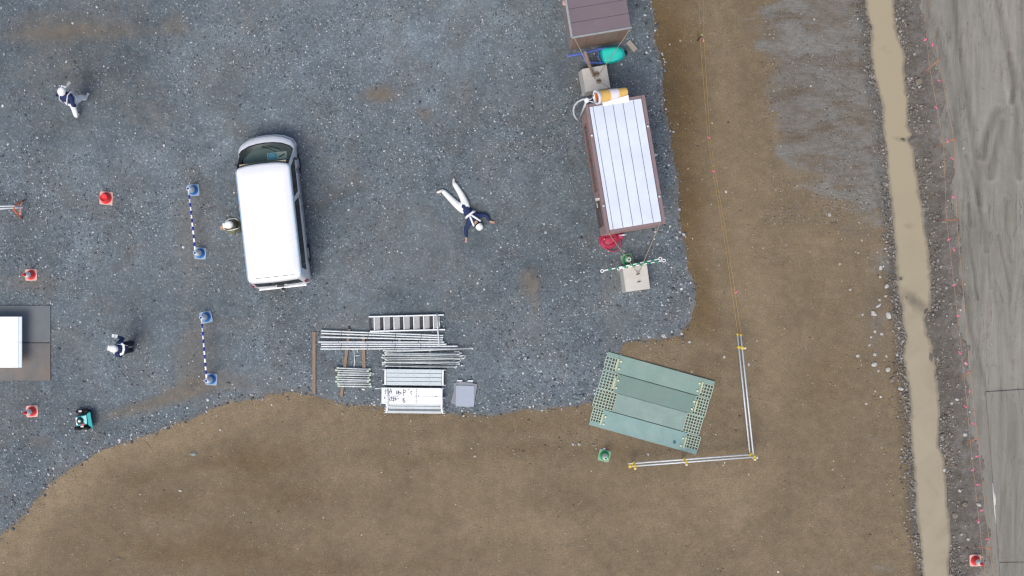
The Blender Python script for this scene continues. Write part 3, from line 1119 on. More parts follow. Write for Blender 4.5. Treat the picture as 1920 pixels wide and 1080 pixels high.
RG = [outline(*r) for r in ROWS]
NP = len(RG[0])
NH = (NP + 2) // 2                 # points on the right half, ends included
# ranges of quads (row, first index, last index) that are windows; mirrored index = NP-1-k
i_side = 4
win_defs = [('side_window', 4, i_side + 1, i_side + 5), ('side_window', 4, i_side + 6, i_side + 8)]
i_f = i_side + len(FR)             # first front point


def is_win(i, k):
    km = k if k < NH - 1 else NP - 1 - k
    if i == 5 and (i_side + 1 <= km < i_side + 5 or i_side + 6 <= km < i_side + 8):
        return True
    if 4 <= i <= 6 and km >= i_f:
        return True
    if i == 5 and km < 2:
        return True
    return False


mb = MB()
mb.rings(RG, cap=True, smooth=True, skip=is_win)
body = mb.build('body', VANW, van)


def patch(rows, ks, name, m, inset=0.0):
    b = MB()
    nk = len(ks)
    vs = [RG[i][k % NP] * 1.0 for i in rows for k in ks]
    fs = [(a * nk + q, a * nk + q + 1, (a + 1) * nk + q + 1, (a + 1) * nk + q) for a in range(len(rows) - 1) for q in range(nk - 1)]
    cx = Vector((0, 0, 1.2))
    vs = [v + (Vector((cx.x, v.y, v.z)) - v).normalized() * inset for v in vs]
    b.add(vs, fs, True)
    return b.build(name, m, van)


patch([4, 5, 6, 7], list(range(i_f, NP - i_f + 1)), 'windscreen', SCREEN)
for a, b_ in ((i_side + 1, i_side + 5), (i_side + 6, i_side + 8)):
    patch([5, 6], list(range(a, b_ + 1)), 'side_window', TINT)
    patch([5, 6], [NP - q for q in range(a, b_ + 1)], 'side_window', TINT)
patch([5, 6], [-2, -1, 0, 1, 2], 'rear_window', TINT)
# dark seals round the windscreen
DASH = mat('dashboard_plastic', (134, 146, 142), 0.8, var=0.15)
sealp = [RG[4][k] for k in range(i_f, NP - i_f + 1)]
MB().tube([v + Vector((0, 0.004, 0.006)) for v in sealp], 0.016, 6).build('windscreen_seal', BLACK, van)
sealt = [RG[7][k] for k in range(i_f, NP - i_f + 1)]
MB().tube([v + Vector((0, 0.004, 0.008)) for v in sealt], 0.014, 6).build('windscreen_seal', BLACK, van)
# cabin
mb = MB()
mb.prism([(-0.74, 1.30), (0.74, 1.30), (0.74, 1.66), (0.5, 1.84), (0.2, 1.93), (-0.2, 1.93), (-0.5, 1.84), (-0.74, 1.66)], 0.80, 0.97)
mb.build('dashboard', DASH, van, bevel=0.02)
MB().box((0, -0.3, 0.55), (1.5, 3.6, 0.06)).build('cabin_floor', DARK, van)
for sx in (-0.4, 0.4):
    mb = MB()
    mb.box((sx, 0.95, 0.85), (0.5, 0.5, 0.14)).box((sx, 0.70, 1.15), (0.5, 0.13, 0.55)).box((sx, 0.68, 1.5), (0.26, 0.1, 0.18))
    mb.build('seat', mat('seat_cloth', (84, 84, 86), 0.9), van, bevel=0.03)
mb = MB()
mb.tube([(0.4 + 0.18 * math.cos(a), 1.40 + 0.08 * math.sin(a), 1.03 + 0.15 * math.sin(a)) for a in np.linspace(0, 6.283, 17)[:-1]], 0.015, 6, closed=True)
mb.build('steering_wheel', BLACK, van)
MB().box((0.0, 1.375, 1.755), (1.40, 0.10, 0.02)).build('sun_visor', mat('tan_lining', (186, 172, 148), 0.9), van, bevel=0.006)
# gutters and roof seam
for s in (1, -1):
    pts = [RG[8][k if s > 0 else (NP - k)] + Vector((s * 0.012, 0, 0.004)) for k in range(3, i_f + 1)]
    MB().tube(pts, 0.014, 6).build('roof_gutter', mat('gutter_blue_highlight', (150, 186, 214), 0.35, var=0.05), van)  # pale blue puts the drip edge highlight into the gutter colour
MB().box((0.03, -2.02, 1.943), (1.15, 0.016, 0.012)).build('roof_seam', DARK, van)
# bumpers, lights, mirrors, wipers, plates
fb = [RG[1][k] for k in range(i_f - 1, NP - i_f + 2)]
mb = MB()
mb.rings([[v * 1.0 + Vector((0, 0.0, dz)) + (Vector((v.x, v.y + 0.6, 0)).normalized() * o) for v in fb] for dz, o in
          ((-0.14, 0.0), (-0.12, 0.05), (0.12, 0.06), (0.17, 0.02))], cap=False)
mb.f = [f for f in mb.f if max(f) - min(f) < 2 * len(fb) and not (abs((f[0] % len(fb)) - (f[1] % len(fb))) > 1)]
mb.s = [True] * len(mb.f)
mb.build('front_bumper', VANW, van)
for s in (1, -1):
    for xa, xb in ((0.04, 0.74),):
        MB().box((s * 0.39 - 0.02, -2.335, 0.50), (0.70, 0.05, 0.16)).build('rear_bumper', VANW, van, bevel=0.02)
    k0 = i_f + 0
    hl = [RG[2][k0 if s > 0 else NP - k0], RG[2][k0 + 2 if s > 0 else NP - k0 - 2]]
    c0 = (hl[0] + hl[1]) / 2
    MB().box((c0.x - s * 0.03, c0.y - 0.035, 0.68), (0.22, 0.12, 0.17), rotz(-s * R(42))).build('headlight', mat('lamp_lens', (214, 222, 228), 0.12, spec=0.6, coat=0.5), van, bevel=0.03)
    MB().box((s * 0.80, -2.20, 0.98), (0.10, 0.10, 0.45), rotz(s * R(35))).build('tail_light', mat('tail_lens', (112, 12, 26), 0.2, coat=0.5), van, bevel=0.02)
    mr = MB()
    mr.box((s * 0.90, 1.50, 1.13), (0.07, 0.06, 0.22)).tube([(s * 0.80, 1.50, 1.05), (s * 0.89, 1.50, 1.08)], 0.016, 6)
    mr.build('mirror', DARK, van, bevel=0.0)
    MB().tube([(s * 0.1, 1.99, 1.045), (s * 0.1 + 0.28, 1.86, 1.20), (s * 0.1 + 0.46, 1.74, 1.31)], 0.010, 5).build('wiper', BLACK, van)
    for wy in (1.45, -1.35):
        wh = bpy.data.objects.new('wheel', None)
        C.objects.link(wh)
        wh.parent = van
        wh.location = (s * 0.76, wy, 0.31)
        rot = Matrix.Rotation(R(90), 3, 'Y')
        MB().lathe([(0.19, -0.09), (0.29, -0.095), (0.315, -0.06), (0.315, 0.06), (0.29, 0.095), (0.19, 0.09)], 24, rot=rot, cap=False).build('tyre', BLACK, wh)
        MB().lathe([(0.03, -0.07), (0.19, -0.08), (0.19, 0.08), (0.03, 0.07)], 20, rot=rot).build('rim', STEEL, wh)
MB().box((0.0, -2.335, 0.80), (0.36, 0.02, 0.18)).build('number_plate', WHITE, van, bevel=0.005)
MB().box((-0.02, -2.36, 0.42), (0.10, 0.09, 0.14)).build('towing_hook', BLACK, van, bevel=0.01)
MB().box((0.0, -2.29, 1.015), (0.22, 0.05, 0.05)).build('tailgate_handle', DARK, van, bevel=0.01)
for s in (1, -1):
    for yy in (0.35, 1.15):
        MB().box((s * 0.862, yy, 0.93), (0.02, 0.14, 0.03)).build('door_handle', DARK, van, bevel=0.005)
MB().tube([(0.872, -1.7, 0.74), (0.876, -0.2, 0.75), (0.874, 1.3, 0.75)], 0.012, 5).build('side_moulding', mat('moulding_grey', (120, 124, 128), 0.5), van)
# permit on the dashboard
pv = van_c + rotz(VAN_A) @ Vector((0.30, 1.66, 0.976))
card = thing('permit_card', 'pale blue and white card lying on the van dashboard behind the windscreen', 'card', pv, VAN_A)
MB().box((0.02, 0, 0.006), (0.60, 0.22, 0.006)).build('sheet', mat('card_white', (222, 226, 214), 0.7), card)
MB().box((-0.12, 0, 0.0105), (0.26, 0.19, 0.003)).build('blue_panel', mat('card_blue', (92, 190, 226), 0.6), card)
MB().box((-0.12, 0, 0.0135), (0.19, 0.12, 0.003)).build('pale_panel', mat('card_pale', (150, 220, 238), 0.6), card)
MB().box((0.17, 0.0, 0.0105), (0.2, 0.03, 0.004), rotz(R(24))).build('dark_print', mat('print_dark', (30, 44, 34), 0.7), card)

# ------------------------------------------------------------------ brown cabin with a white roof
CA = R(9.4)
cc = Vector(((1172.6 - 960) * 37.05 / 2400, (540 - 308) * 37.05 / 2400, 0.036))
cab = thing('site_cabin', 'brown steel site cabin with a white ribbed roof beside the gravel edge', 'cabin', cc, CA)
BROWN = mat('brown_steel', (178, 148, 140), 0.6, var=0.1, scale=3, bump=0.1, dirt=(120, 104, 96), dirt_amt=0.3)
RIMB = mat('brown_rim', (130, 112, 114), 0.55, var=0.1, scale=3)
hw, hl_, ch = 0.845, 1.86, 2.90
FLOOR = MB().box((0, 0, 0.14), (2 * hw, 2 * hl_, 0.12)).build('floor_frame', RIMB, cab)
th_ = 0.06
# right wall, end walls, left wall with a window and a door opening
MB().box((hw - th_ / 2, 0, 1.50), (th_, 2 * hl_, 2.60)).build('wall', BROWN, cab)
MB().box((0, hl_ - th_ / 2, 1.50), (2 * hw - 2 * th_, th_, 2.60)).build('wall', BROWN, cab)
MB().box((0, -hl_ + th_ / 2, 1.50), (2 * hw - 2 * th_, th_, 2.60)).build('wall', BROWN, cab)
lw = MB()
xw = -hw + th_ / 2
wy0, wy1, dy0, dy1 = -0.55, 1.45, -1.62, -0.85
for (ya, yb, za, zb) in ((wy1, hl_, 0.2, 2.8), (dy1, wy0, 0.2, 2.8), (-hl_, dy0, 0.2, 2.8), (wy0, wy1, 0.2, 1.0), (wy0, wy1, 2.05, 2.8), (dy0, dy1, 2.15, 2.8)):
    lw.box((xw, (ya + yb) / 2, (za + zb) / 2), (th_, yb - ya, zb - za))
lw.build('wall', BROWN, cab)
wf = MB()
for yy in (wy0 + 0.02, (wy0 + wy1) / 2, wy1 - 0.02):
    wf.box((-hw - 0.004, yy, 1.525), (0.04, 0.04, 1.05))
for zz_ in (1.02, 2.03):
    wf.box((-hw - 0.006, (wy0 + wy1) / 2, zz_), (0.04, wy1 - wy0, 0.05))
wf.build('window_frame', mat('bronze_frame', (120, 86, 76), 0.5), cab)
for ya, yb in ((wy0 + 0.045, (wy0 + wy1) / 2 - 0.025), ((wy0 + wy1) / 2 + 0.025, wy1 - 0.045)):
    MB().box((-hw - 0.004, (ya + yb) / 2, 1.525), (0.012, yb - ya, 0.96)).build('window_pane', mat('dim_glass', (52, 52, 50), 0.12, spec=0.5), cab)
dr_ = MB().box((-hw + 0.012, (dy0 + dy1) / 2, 1.17), (0.04, dy1 - dy0, 1.94)).build('door', mat('brown_door', (108, 84, 78), 0.5), cab)
MB().box((-hw - 0.005, dy1 - 0.1, 1.1), (0.05, 0.14, 0.04)).build('handle', ALU, dr_)
MB().box((-hw - 0.006, (dy0 + dy1) / 2 - 0.1, 1.6), (0.012, 0.4, 0.6)).build('pane', mat('dim_glass', (52, 52, 50), 0.12, spec=0.5), dr_)
MB().box((-hw - 0.06, dy1 + 0.02, 2.2), (0.12, 0.07, 0.04)).build('lamp_bracket', ALU, cab)
# roof: rim beams, then white panels with open joints
rim = MB()
rim.box((-hw + 0.02, 0, 2.85), (0.10, 2 * hl_ + 0.06, 0.14)).box((hw - 0.02, 0, 2.85), (0.10, 2 * hl_ + 0.06, 0.14))
rim.box((0, -hl_ + 0.02, 2.85), (2 * hw - 0.16, 0.10, 0.14)).box((0, hl_ - 0.02, 2.85), (2 * hw - 0.16, 0.10, 0.14))
rim.build('roof_rim', RIMB, cab)
ROOFW = mat('white_roof_sheet', (212, 222, 236), 0.5, var=0.07, scale=1.6, dirt=(170, 176, 182), dirt_amt=0.25, spec=0.4)
edges = [-0.765, -0.655, -0.365, -0.075, 0.215, 0.525, 0.765]
for a, b_ in zip(edges[:-1], edges[1:]):
    mb = MB().box(((a + b_) / 2, 0, 2.925), (b_ - a - 0.014, 3.60, 0.05))
    mb.build('roof_panel', ROOFW, cab, bevel=0.008)
MB().box((0, 0, 2.885), (1.53, 3.58, 0.03)).build('roof_underlay', mat('joint_grey', (128, 134, 142), 0.8), cab)
MB().box((0.02, 1.86, 2.930), (0.78, 0.20, 0.055)).build('roof_flashing', mat('white_flash', (236, 238, 242), 0.5, var=0.05), cab, bevel=0.006)
for sx, yy in ((-0.82, 0.98), (-0.82, -1.08), (0.82, 0.98), (0.82, -1.08)):
    MB().lathe([(0.04, 0), (0.04, 0.03), (0.022, 0.05), (0.0, 0.052)], 10, c=(sx, yy, 2.92)).build('lifting_eye', ALU, cab)
for yy in (-1.7, 1.7):
    for sx in (-0.7, 0.7):
        MB().box((sx, yy, 0.04), (0.2, 0.3, 0.08)).build('support_block', CONC, cab)

# windsock on its pole at the cabin corner
pb = G(1085, 226)
wz = 4.35
ptop = Vector((pb.x, pb.y, wz))
ws = thing('windsock_pole', 'yellow and white windsock on a pole at the cabin corner', 'windsock', pb)
MB().tube([(0, 0, 0), (0, 0, wz - pb.z)], 0.028, 10).build('pole', STEEL, ws)
mouth = P(1119, 182.5, 4.32)
tail = P(1174, 171.5, 4.02)
ax = (tail - mouth).normalized()
u = ax.cross(Vector((0, 0, 1))).normalized()
v_ = u.cross(ax).normalized()


def ring(p, r, n_=20):
    return [p + (u * math.cos(2 * math.pi * k / n_) + v_ * math.sin(2 * math.pi * k / n_)) * r - pb for k in range(n_)]


def sock_seg(a, b_, m, name):
    L = (tail - mouth).length
    rr = lambda s: 0.19 - 0.075 * s
    steps = [a + (b_ - a) * q / 4 for q in range(5)]
    MB().rings([ring(mouth + ax * L * s, rr(s) * (1 + 0.02 * math.sin(s * 23))) for s in steps], cap=False).build(name, m, ws)


SY = mat('sock_yellow', (226, 184, 104), 0.8, var=0.1, scale=5)
SW = mat('sock_white', (232, 228, 232), 0.8, var=0.06)
SO = mat('sock_orange_inside', (196, 96, 40), 0.8, var=0.1)
sock_seg(0.06, 0.40, SY, 'yellow_cloth')
sock_seg(0.40, 0.70, SW, 'white_cloth')
sock_seg(0.70, 1.0, SY, 'yellow_cloth')
L = (tail - mouth).length
MB().rings([ring(mouth + ax * L * s, r_) for s, r_ in ((-0.03, 0.200), (0.07, 0.196), (0.07, 0.175), (-0.03, 0.150), (-0.03, 0.200))], cap=False).build('mouth_ring', WHITE, ws)
MB().rings([ring(mouth + ax * L * s, r_) for s, r_ in ((0.02, 0.168), (0.4, 0.135), (0.41, 0.01))], cap=False).build('lining', SO, ws)
top_l = ptop - pb
MB().lathe([(0.05, -0.06), (0.07, -0.03), (0.07, 0.03), (0.03, 0.06), (0, 0.06)], 14, c=top_l).build('swivel', WHITE, ws)
MB().tube([top_l, (mouth - pb) * 0.5 + top_l * 0.5 + Vector((0, 0, 0.03)), mouth - pb - u * 0.16], 0.013, 6).tube(
    [top_l, mouth - pb + u * 0.18], 0.013, 6).build('swing_arm', ALU, ws)
cb = [P(1100, 185.5, 4.22), P(1092, 186.5, 4.05), P(1083, 191, 3.8), P(1077, 198, 3.5), P(1075, 206, 3.15), P(1076, 215, 2.8), P(1080, 222, 2.5), P(1086, 227, 2.2)]
tag(MB().tube([q for q in cb], 0.028, 8).build('conduit', mat('conduit_white', (206, 212, 214), 0.5)),
    'white curved conduit looping out from the windsock pole top', 'conduit')

# ------------------------------------------------------------------ brown store shed at the top
SA = R(9.6)
zs = 2.3
k_ = (CAM_H - zs) / 2400
mid_ = Vector(((1128.5 - 960) * k_, (540 - 63) * k_, 0.036))
up = rotz(SA) @ Vector((0, 1, 0))
sc = mid_ + up * 1.28
shed = thing('storage_shed', 'brown steel storage shed with a purple-grey roof at the top of the lot', 'shed', sc, SA)
SHW = mat('shed_wall', (150, 124, 112), 0.6, var=0.12, scale=3, dirt=(104, 96, 84), dirt_amt=0.4)
SHL = mat('shed_side', (158, 144, 138), 0.6, var=0.12, scale=3)
SHR = mat('shed_roof', (116, 104, 110), 0.55, var=0.08, scale=2, dirt=(100, 92, 94), dirt_amt=0.3)
TRIM = mat('shed_trim', (150, 156, 158), 0.5, var=0.15)
sw, sl = 0.86, 1.22
for i in range(7):
    w_ = 2 * sw / 7
    MB().box((-sw + w_ * (i + .5), -sl + 0.02 + 0.004 * (i % 2), 1.10), (w_ - 0.006, 0.03, 2.14)).build('wall_panel', SHW, shed)
MB().box((0, -sl + 0.045, 1.10), (2 * sw - 0.02, 0.02, 2.12)).build('wall', SHW, shed)
MB().box((0, sl - 0.02, 1.10), (2 * sw, 0.03, 2.14)).build('wall', SHW, shed)
for s in (-1, 1):
    for i in range(6):
        w_ = 2 * sl / 6
        MB().box((s * (sw - 0.015 + 0.003 * (i % 2)), -sl + w_ * (i + .5), 1.10), (0.03, w_ - 0.006, 2.14)).build('wall_panel', SHL, shed)
MB().box((0, 0, 0.05), (2 * sw - 0.06, 2 * sl - 0.06, 0.08)).build('floor_frame', DARK, shed)
for i in range(6):
    y0 = -sl - 0.02 + i * 0.415
    MB().box((0.01, y0 + 0.2075, 2.25), (1.74, 0.407, 0.06)).build('roof_panel', SHR, shed, bevel=0.006)
MB().box((0.0, 0, 2.21), (1.72, 2.44, 0.02)).build('roof_deck', DARK, shed)
MB().box((0, -sl - 0.035, 2.262), (1.80, 0.05, 0.07)).build('roof_trim', TRIM, shed, bevel=0.005)
MB().box((-sw - 0.03, 0, 2.262), (0.07, 2.5, 0.07)).build('roof_trim', TRIM, shed, bevel=0.005)
MB().tube([(-sw - 0.06, -0.05, 1.9), (-sw - 0.06, -0.2, 1.9)], 0.05, 10).build('wall_lamp', mat('lamp_pink', (200, 168, 156), 0.6), shed)

# ------------------------------------------------------------------ concrete weights
def weight(pxs, zt, base_off, label, name='concrete_weight'):
    tp = [P(a, b_, zt) for a, b_ in pxs]
    c0 = sum(tp, Vector()) / 4
    g = hz(c0.x, c0.y) + 0.034
    root = thing(name, label, 'weight', (c0.x, c0.y, g))
    a = math.atan2(tp[1].y - tp[0].y, tp[1].x - tp[0].x)
    root.rotation_euler = (0, 0, a)
    wx = ((tp[1] - tp[0]).length + (tp[2] - tp[3]).length) / 2
    wy = ((tp[3] - tp[0]).length + (tp[2] - tp[1]).length) / 2
    hgt = zt - g
    k = base_off
    mb = MB()
    mb.add([(-wx / 2 - k, -wy / 2 - k * .35, 0), (wx / 2 + k * .3, -wy / 2 - k * .35, 0), (wx / 2 + k * .3, wy / 2 + k * .35, 0), (-wx / 2 - k, wy / 2 + k * .35, 0),
            (-wx / 2, -wy / 2, hgt), (wx / 2, -wy / 2, hgt), (wx / 2, wy / 2, hgt), (-wx / 2, wy / 2, hgt)],
           [(3, 2, 1, 0), (4, 5, 6, 7), (0, 1, 5, 4), (1, 2, 6, 5), (2, 3, 7, 6), (3, 0, 4, 7)])
    mb.build('block', CONC, root, bevel=0.02)
    return root, hgt


w1, h1 = weight([(1091, 129), (1137, 121), (1145, 164), (1098, 173)], 0.75, 0.07, 'stained concrete weight block between the shed and the cabin')
RUST = mat('rusty_iron', (96, 70, 54), 0.8, var=0.3)
for yy, xx in ((0.13, 0.05), (-0.10, 0.06)):
    mb = MB()
    mb.tube([(xx - 0.05, yy, h1 - 0.01), (xx - 0.045, yy, h1 + 0.05), (xx + 0.045, yy, h1 + 0.05), (xx + 0.05, yy, h1 - 0.01)], 0.012, 6)
    mb.build('lifting_loop', RUST, w1)
    MB().lathe([(0.085, 0.0), (0.08, 0.004), (0.0, 0.005)], 14, c=(xx, yy, h1)).build('rust_patch', mat('stain', (150, 138, 118), 0.9, var=0.2), w1)
w2, h2 = weight([(1168, 502), (1212.5, 496), (1220, 540), (1173, 548)], 0.62, 0.07, 'clean concrete weight block below the cabin, tied by two guy ropes')
for yy in (0.11, -0.13):
    MB().tube([(0.02, yy, h2 - 0.01), (0.022, yy, h2 + 0.04), (0.10, yy + 0.01, h2 + 0.04), (0.102, yy + 0.01, h2 - 0.01)], 0.013, 6).build('lifting_loop', RUST, w2)


def rope(pts, r, label, m=ROPE, cat='rope', name='guy_rope', sag=0.0, group=None):
    pts = [Vector(p) for p in pts]
    if sag and len(pts) == 2:
        a, b_ = pts
        pts = [a.lerp(b_, s / 8) - Vector((0, 0, sag * 4 * (s / 8) * (1 - s / 8))) for s in range(9)]
    return tag(MB().tube(pts, r, 6).build(name, m), label, cat, group)


hook2 = P(1196, 512, 0.68)
rope([P(1138, 433, 2.9), hook2], 0.010, 'guy rope from the left cabin corner to the lower weight', sag=0.03)
rope([P(1240, 414, 2.9), hook2 + Vector((0.03, 0, 0))], 0.010, 'guy rope from the right cabin corner to the lower weight', sag=0.03)
hook1 = P(1116, 148, 0.82)
rope([P(1077, 71, 2.3), hook1], 0.011, 'guy rope from the shed roof corner down to the stained weight', sag=0.03)
rope([P(1181, 56, 2.3), hook1 + Vector((0.03, 0.02, 0))], 0.010, 'guy rope crossing the turquoise tub to the stained weight', sag=0.03)
rope([P(1203, 196, 2.95), hook1 + Vector((0.04, -0.05, 0))], 0.010, 'guy rope from the upper cabin corner to the stained weight', sag=0.03)
tag(MB().tube([P(1096, 96, 1.5), P(1105, 122, 1.15), P(1114, 143, 0.82)], [0.045, 0.048, 0.045], 8, flat=0.5).build('wooden_pole', mat('brown_strap', (160, 136, 126), 0.85)),
    'brown wooden pole leaning from the shed onto the stained weight', 'pole')

# wheelbarrow with a turquoise tub
wbp = G(1138, 105)
wb = thing('wheelbarrow', 'blue framed wheelbarrow with a turquoise tub against the shed front', 'wheelbarrow', wbp)
TURQ = mat('turquoise_plastic', (44, 216, 200), 0.45, var=0.15, scale=4)
zt = 0.62


def L_(px, py, z):
    return P(px, py, z) - wbp


tub_top = [(1125, 94), (1131, 90), (1142, 88.5), (1154, 87.5), (1162, 90), (1168, 95), (1169, 102), (1166, 109), (1158, 114), (1146, 117), (1133, 119.5), (1129, 115), (1127, 105)]
cx_, cy_ = 1147, 103
rings_ = []
for z, k in ((0.26, 0.95), (0.27, 1.05), (0.30, 1.06), (0.36, 0.98), (0.54, 0.88), (0.585, 0.82), (0.59, 0.5)):
    rings_.append([L_(cx_ + 1 + (a - cx_) * k * 1.06, cy_ + (b_ - cy_) * k * 1.08, z) for a, b_ in tub_top])
MB().rings(rings_, cap=True).build('tub', TURQ, wb)
BLUEF = mat('blue_frame_paint', (84, 108, 190), 0.5, var=0.15, scale=10)
mb = MB()
mb.tube([L_(1065, 105, 0.72), L_(1085, 101.5, 0.70), L_(1105, 97, 0.62), L_(1127, 91.5, 0.55), L_(1160, 88, 0.34)], 0.036, 8)
mb.tube([L_(1093, 104, 0.66), L_(1098, 117, 0.60), L_(1128, 118, 0.50), L_(1160, 108, 0.34)], 0.032, 8)
mb.tube([L_(1123, 93, 0.5), L_(1122, 108, 0.50), L_(1128, 118, 0.48)], 0.02, 8)
mb.tube([L_(1094, 103, 0.62), L_(1096, 112, 0.05), L_(1099, 117, 0.05), L_(1100, 118, 0.58)], 0.018, 8)
mb.build('frame', BLUEF, wb)
for a in (((1064, 105.5, .72), (1076, 103, .71)), ((1092, 101, .66), (1097, 113, .62))):
    MB().tube([L_(*a[0]), L_(*a[1])], 0.034, 8).build('grip', mat('pale_blue_grip', (120, 140, 206), 0.6), wb)
MB().lathe([(0.05, -0.05), (0.17, -0.05), (0.19, 0), (0.17, 0.05), (0.05, 0.05)], 18, c=L_(1165, 98, 0.19), rot=Matrix.Rotation(R(78), 3, 'Z') @ Matrix.Rotation(R(90), 3, 'Y') @ Matrix.Identity(3)).build('wheel', BLACK, wb)

# loose block by the shed
bp = [P(1173.5, 81, 0.14), P(1181, 74, 0.14), P(1196, 91, 0.14), P(1188, 98, 0.14)]
bc = sum(bp, Vector()) / 4
mb = MB()
a_ = math.atan2(bp[2].y - bp[1].y, bp[2].x - bp[1].x)
tag(mb.box((0, 0, 0.06), (0.37, 0.17, 0.12)).build('block', mat('grey_block', (166, 158, 148), 0.85, var=0.12, bump=0.2), None, 0.008, (bc.x, bc.y, hz(bc.x, bc.y) + 0.036), a_),
    'grey-beige rectangular block lying alone right of the shed', 'block')

# red hose coil
hc = G(1141, 451)
hose = thing('hose_coil', 'crimson garden hose coiled at the lower left corner of the cabin', 'hose', hc)
HOSE = mat('crimson_hose', (172, 50, 82), 0.45, var=0.12, scale=8)
pts = []
for i in range(0, 9 * 18):
    a = 2 * math.pi * i / 18
    tr = i / 18
    r_ = 0.30 - 0.022 * (tr % 5) - 0.03 * (tr > 5) + 0.012 * math.sin(a * 3 + tr)
    pts.append((r_ * math.cos(a) * 1.05, r_ * math.sin(a) * 0.92, 0.018 + 0.020 * tr * 0.5))
MB().tube(pts, 0.016, 6).build('coil', HOSE, hose)
pts = [(0.12 + 0.26 * math.cos(a), -0.10 + 0.26 * math.sin(a) * 0.95, 0.10 - 0.02 * math.sin(a)) for a in np.linspace(0.9, -3.9, 20)]
MB().tube(pts, 0.016, 6).build('loose_loop', HOSE, hose)
MB().tube([(-0.15, 0.05, 0.13), (-0.02, 0.08, 0.14), (0.18, 0.10, 0.13)], 0.016, 6).build('loose_end', HOSE, hose)
MB().lathe([(0.0, 0.0), (0.22, 0.01), (0.24, 0.05), (0.16, 0.07), (0.0, 0.075)], 18, c=(-0.02, 0.02, 0.0), cap=False).build('reel', HOSE, hose)
MB().lathe([(0.03, 0), (0.035, 0.02), (0.015, 0.05), (0, 0.052)], 10, c=(-0.14, 0.04, 0.16)).build('nozzle', mat('pale_red', (228, 120, 120), 0.4), hose)
tp_ = G(1163, 443)
tap = thing('standpipe', 'grey standpipe tap with a red base beside the hose coil', 'tap', tp_)
MB().lathe([(0.10, 0), (0.11, 0.05), (0.05, 0.07), (0, 0.07)], 16).build('foot', HOSE, tap)
MB().tube([(0, 0, 0.05), (0, 0, 0.55), (0.1, 0.02, 0.58), (0.16, 0.03, 0.50)], 0.02, 8).build('pipe', ALU, tap)
MB().tube([(-0.10, 0.0, 0.62), (0.14, 0.045, 0.62)], 0.014, 6).build('lever', ALU, tap)


# ------------------------------------------------------------------ traffic cones and cone bars
def make_cone(label, body_m, base_m, h=0.70, r0=0.135, half=0.185, band=(0.42, 0.78), band_m=None, tip=0.028, group=None, loc=(0, 0, 0), rz=0.0):
    root = thing('traffic_cone', label, 'traffic cone', loc, rz, group)
    p = []
    for s in range(4):
        sx, sy = ((1, 1), (-1, 1), (-1, -1), (1, -1))[s]
        for q in range(4):
            a = math.pi / 2 * s + (q / 3) * math.pi / 2
            p.append((sx * (half - 0.05) + 0.05 * math.cos(a), sy * (half - 0.05) + 0.05 * math.sin(a)))
    MB().prism(p, 0, 0.03).build('base', base_m, root, bevel=0.006)

    def rr(z):
        return r0 + (tip - r0) * ((z - 0.03) / (h - 0.03))
    prof = [(r0 + 0.02, 0.03), (r0, 0.05)] + [(rr(0.05 + (h - 0.05) * q / 8), 0.05 + (h - 0.05) * q / 8) for q in range(1, 9)]
    prof += [(tip - 0.008, h + 0.004), (tip - 0.011, h - 0.05), (0.0, h - 0.06)]
    MB().lathe(prof, 24, cap=False).build('cone_body', body_m, root)
    if band:
        z0, z1 = h * band[0], h * band[1]
        if z1 > 0.9 * h:
            MB().lathe([(tip + 0.006, h - 0.02), (tip + 0.006, h + 0.008), (tip - 0.004, h + 0.010), (tip - 0.010, h - 0.02)], 20, cap=False).build('tip_ring', WHITE, root)
        MB().lathe([(rr(z0) + 0.002, z0), (rr(z0) + 0.005, z0 + 0.003), (rr(z1) + 0.005, z1 - 0.003), (rr(z1) + 0.002, z1)], 24, cap=False).build('reflective_band', band_m or WHITE, root)
    return root


LBL = mat('pale_blue_band', (236, 243, 250), 0.4, var=0.05)
bc1 = make_cone('blue traffic cone nearest the van front, holding the upper striped bar', BLUE, BASEB, band=(0.40, 0.985), band_m=LBL, tip=0.045, loc=G(363, 356.5), rz=R(4), group='blue cones with bars')
dup(bc1, G(375.7, 475), R(-3), 'blue traffic cone at the lower end of the upper striped bar')
dup(bc1, G(386.7, 594.5), R(12), 'blue traffic cone at the upper end of the lower striped bar')
dup(bc1, G(396.5, 711), R(-4), 'blue traffic cone standing lowest, near the edge of the soil')
rc1 = make_cone('red traffic cone with white band left of the van, above the steel plates', RED, BASEP, loc=G(58.7, 515.3), rz=R(2), group='red traffic cones')
dup(rc1, G(60.5, 771), R(3), 'red traffic cone below the steel plates beside the teal machine')
dup(rc1, G(1828.5, 1050.5), R(1), 'red traffic cone right of the ditch in the bottom corner')
make_cone('low plain red cone without a band on a square base above the upper left bar', RED, BASEP, h=0.30, r0=0.165, half=0.205, band=None, tip=0.115, loc=G(199.5, 371.5), rz=R(-3), group='red traffic cones')
GB = mat('rubber_base_green', (140, 166, 146), 0.75, var=0.12)
gc = make_cone('green traffic cone with white band on the brown soil below the green plates', GREEN, GB, loc=G(1133, 854), rz=R(-14), band=(0.45, 0.985), tip=0.045, group='green traffic cones')
dup(gc, G(1176.3, 487), R(20), 'green traffic cone under the green striped bars by the lower weight')


